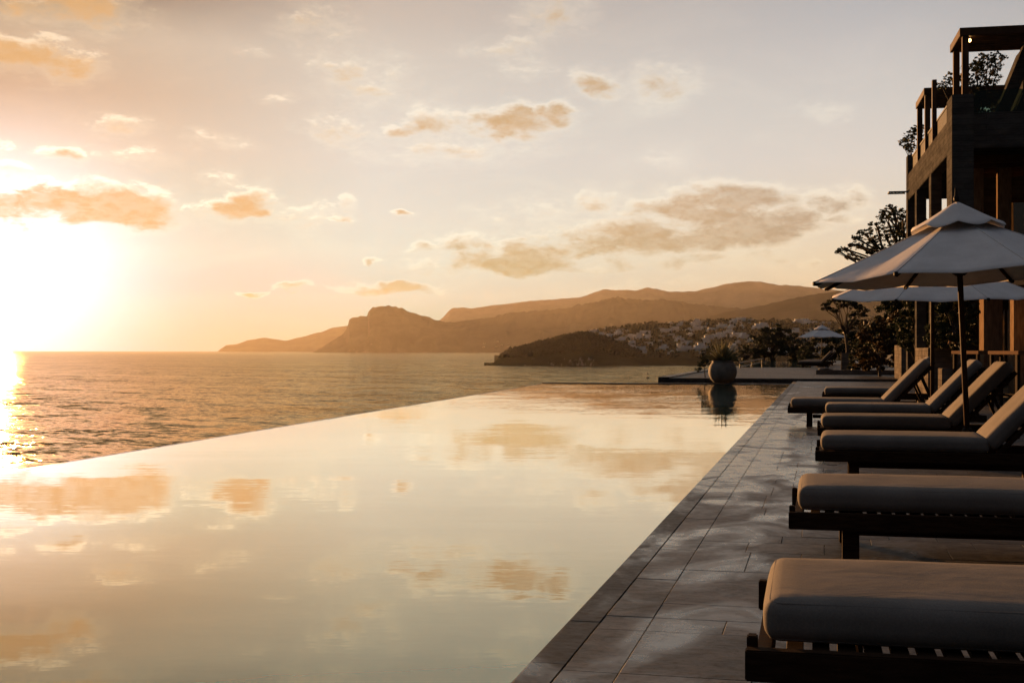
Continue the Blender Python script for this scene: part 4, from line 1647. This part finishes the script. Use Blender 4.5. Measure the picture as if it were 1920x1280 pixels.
hp('corner_pillar', MB().box(0, .47, 0, .8, 2.723, 6.8))
for yy, w_, top in ((3.5, .27, 5.588), (6.5, .27, 5.588), (8.7, .25, 6.95)):
    hp('column', MB().box(0.005, w_, yy, yy + .42, -.3, top))
hp('fascia_beam', MB().box(.02, .32, .803, 8.697, 5.59, 6.37))
hp('roof_slab', MB().box(.323, 12, .52, 9.0, 5.64, 6.2))
hp('balcony_beam', MB().box(.473, 12, .10, .517, 5.60, 6.40))
hp('floor_slab', MB().prism_xy([(.03, .0), (.60, -.55), (1.45, -2.45), (12, -2.45), (12, 9.0), (.30, 9.0), (.30, .80), (.03, .80)], 2.44, 2.72))
hp('parapet', MB().box(1.46, 12, -2.44, -2.27, 2.723, 3.72))
hp('side_parapet', MB().box(.06, .24, .803, 8.697, 2.75, 3.55))
for xx, yy in ((.76, 2.2), (1.42, 2.3), (2.3, 2.3)):
    hp('loggia_column', MB().box(xx, xx + .3, yy, yy + .3, 2.723, 5.637), M['post_timber'])
hp('loggia_wall', MB().box(1.2, 12, 4.6, 4.8, 2.723, 5.637))
for yy in (1.25, 2.0, 2.75, 3.5):
    hp('ceiling_beam', MB().box(.476, 12, yy, yy + .12, 5.46, 5.637), M['corten'])


def glazed_door(x0, x1, yy, z0, z1):
    f_ = MB()
    f_.box(x0, x0 + .07, yy, yy + .05, z0, z1)
    f_.box(x1 - .07, x1, yy, yy + .05, z0, z1)
    f_.box(x0 + .072, x1 - .072, yy, yy + .05, z1 - .07, z1)
    f_.box((x0 + x1) / 2 - .03, (x0 + x1) / 2 + .03, yy, yy + .05, z0, z1 - .073)
    w_ = hp('window', f_, M['corten'], bevel=0)
    hp('pane', MB().box(x0 + .073, x1 - .073, yy + .02, yy + .03, z0, z1 - .073), M['window'], w_, bevel=0)


for x0 in (1.9, 3.6):
    glazed_door(x0, x0 + 1.4, 4.54, 2.75, 5.0)
for x0 in (1.2, 2.9):
    glazed_door(x0, x0 + 1.5, 4.14, 0., 2.2)
hp('ground_wall', MB().box(.9, 12, 4.2, 4.4, -.3, 2.437))
for xx, w_, yy in ((.62, .40, -.35), (1.06, .40, -1.3), (1.46, .42, -2.25), (2.6, .4, -2.3)):
    hp('ground_column', MB().box(xx, xx + w_, yy, yy + .58, -.3, 2.437), M['post_timber'])
# slatted railing on the sea side
rl = MB()
yy = .86
while yy < 8.66:
    rl.box(.14, .165, yy, yy + .055, 6.373, 6.86)
    yy += .085
rl.box(.12, .185, .82, 8.68, 6.863, 6.91)
hp('railing', rl, M['metal'], bevel=0)
gr = hp('glass_rail', MB().box(.50, 12, .28, .295, 6.403, 6.93), M['glass'], bevel=0)
# upper storey with a raking side wall
hp('raking_wall', MB().prism_xz([(.98, 6.203), (1.28, 6.203), (2.45, 9.15), (2.15, 9.15)], .95, 1.35))
up = MB().prism_xz([(1.42, 6.203), (12, 6.203), (12, 9.1), (2.56, 9.1)], 1.15, 6.0)
hp('upper_wall', up, M['concrete'])
wn = MB()
wn.box(1.74, 1.80, 1.09, 1.148, 6.5, 7.95)
wn.box(2.75, 2.81, 1.09, 1.148, 6.5, 7.95)
wn.box(1.803, 2.747, 1.09, 1.148, 7.89, 7.95)
wn.box(1.803, 2.747, 1.09, 1.148, 6.5, 6.56)
wf = hp('window', wn, M['table_wood'], bevel=0)
hp('pane', MB().box(1.803, 2.747, 1.115, 1.13, 6.563, 7.887), M['window'], wf, bevel=0)
MBk = M['corten']


def pergola(x0, x1, y0, y1, z0, z1, posts, lamp=False, slats=9):
    r_ = bpy.data.objects.new('pergola', None)
    COL.objects.link(r_)
    r_.parent = hotel
    for xx, yy, zb in posts:
        hp('post', MB().box(xx, xx + .14, yy, yy + .14, zb, z1 - .183), MBk, r_, bevel=.006)
    hp('beam', MB().box(x0, x1, y0, y0 + .14, z1 - .18, z1), MBk, r_, bevel=.006)
    hp('beam', MB().box(x0, x1, y1 - .14, y1, z1 - .18, z1), MBk, r_, bevel=.006)
    hp('beam', MB().box(x0, x0 + .14, y0 + .143, y1 - .143, z1 - .177, z1 - .003), MBk, r_, bevel=.006)
    sl = MB()
    for k in range(slats):
        yy = y0 + .22 + (y1 - y0 - .5) * k / (slats - 1)
        sl.box(x0 + .145, x1, yy, yy + .06, z1 - .12, z1 - .03)
    hp('roof_slat', sl, MBk, r_, bevel=0)
    if lamp:
        hp('lamp', MB().lathe([(.0, 0), (.03, .0), (.045, .03), (.03, .06)], 12, (x0 + .24, y0 + .24, z1 - .26)), M['lamp'], r_, bevel=0)
    return r_


pergola(.18, 2.35, .08, 1.55, 6.8, 8.3, [(.24, .10, 6.803), (.24, 1.38, 6.203)], True, 8)
pergola(.03, 2.4, 5.1, 6.95, 6.2, 8.12, [(.06, 5.12, 6.203), (.06, 6.78, 6.203), (2.2, 6.78, 6.203)], False, 9)
hp('newel_post', MB().box(.03, .14, 3.45, 3.6, 6.373, 7.95), MBk, bevel=.006)
br_ = MB()
br_.box(-.52, .0, 8.95, 8.99, 5.86, 5.90)
br_.box(-.52, .0, 9.31, 9.35, 5.86, 5.90)
br_.box(-.52, -.48, 8.993, 9.307, 5.86, 5.90)
for k in range(4):
    br_.box(-.43 + k * .11, -.40 + k * .11, 8.993, 9.307, 5.862, 5.898)
hp('awning_bracket', br_, M['metal'], bevel=0)
ln = hp('wall_lantern', MB().box(1.40, 1.455, -2.05, -1.93, 1.45, 1.85), M['lantern'], bevel=.004)
hp('lantern_cap', MB().box(1.385, 1.457, -2.08, -1.90, 1.853, 1.89), M['metal'], ln, bevel=0)

# rooftop planting
rg = random.Random(77)
cl = []
rb_ = P(1822, 29, 6.25)
for px, py, r in [(1765, 160, .16), (1778, 152, .22), (1790, 142, .24), (1802, 148, .28), (1815, 132, .26), (1828, 122, .26), (1840, 116, .28), (1852, 110, .22), (1866, 104, .16), (1835, 140, .3), (1850, 130, .28), (1812, 160, .3), (1868, 122, .22), (1880, 108, .14), (1842, 158, .32), (1862, 146, .28), (1828, 190, .26), (1842, 196, .28), (1856, 190, .26), (1834, 178, .26), (1850, 176, .26), (1866, 200, .24), (1830, 208, .24), (1846, 212, .24)]:
    x, y, z = rel(px, py, 29 + rg.uniform(-.3, .3), rb_)
    cl.append((x, y, z, r, r, r * .7, r ** 1.7))
tree('roof_shrub', 'airy shrub growing on the hotel roof behind the upper pergola', rb_, .06, (0, 0, .5), cl, 5200, .045, M['leaf'], 31, cat='shrub', shell=.1, spray=20, kk=(.14, .3), twigs=4)
rb_ = P(1716, 34.4, 6.2)
cl = []
for px, py, r in [(1697, 268, .2), (1703, 256, .22), (1712, 248, .24), (1722, 240, .22), (1700, 278, .16), (1714, 262, .26), (1730, 246, .2), (1694, 262, .12), (1708, 276, .2), (1738, 258, .2)]:
    x, y, z = rel(px, py, 34.4 + rg.uniform(-.3, .3), rb_)
    cl.append((x, y, z, r, r, r * .7, r ** 1.7))
tree('terrace_plant', 'small leafy plant hanging over the far roof corner of the hotel', rb_, .04, (0, 0, .4), cl, 1500, .05, M['leaf_dark'], 33, cat='plant', shell=.1, spray=18, kk=(.14, .3), twigs=4)

# ------------------------------------------------------------------ render settings
vs = scene.view_settings
scene.display_settings.display_device = 'sRGB'
vs.view_transform = 'Standard'
vs.look = 'None'
vs.exposure = 1.3
vs.gamma = 1.0
c = scene.cycles
c.use_denoising = True
c.max_bounces = 6
c.diffuse_bounces = 3
c.glossy_bounces = 4
c.transparent_max_bounces = 8
c.volume_bounces = 0
c.sample_clamp_indirect = 6.0
c.caustics_reflective = False
c.caustics_refractive = False
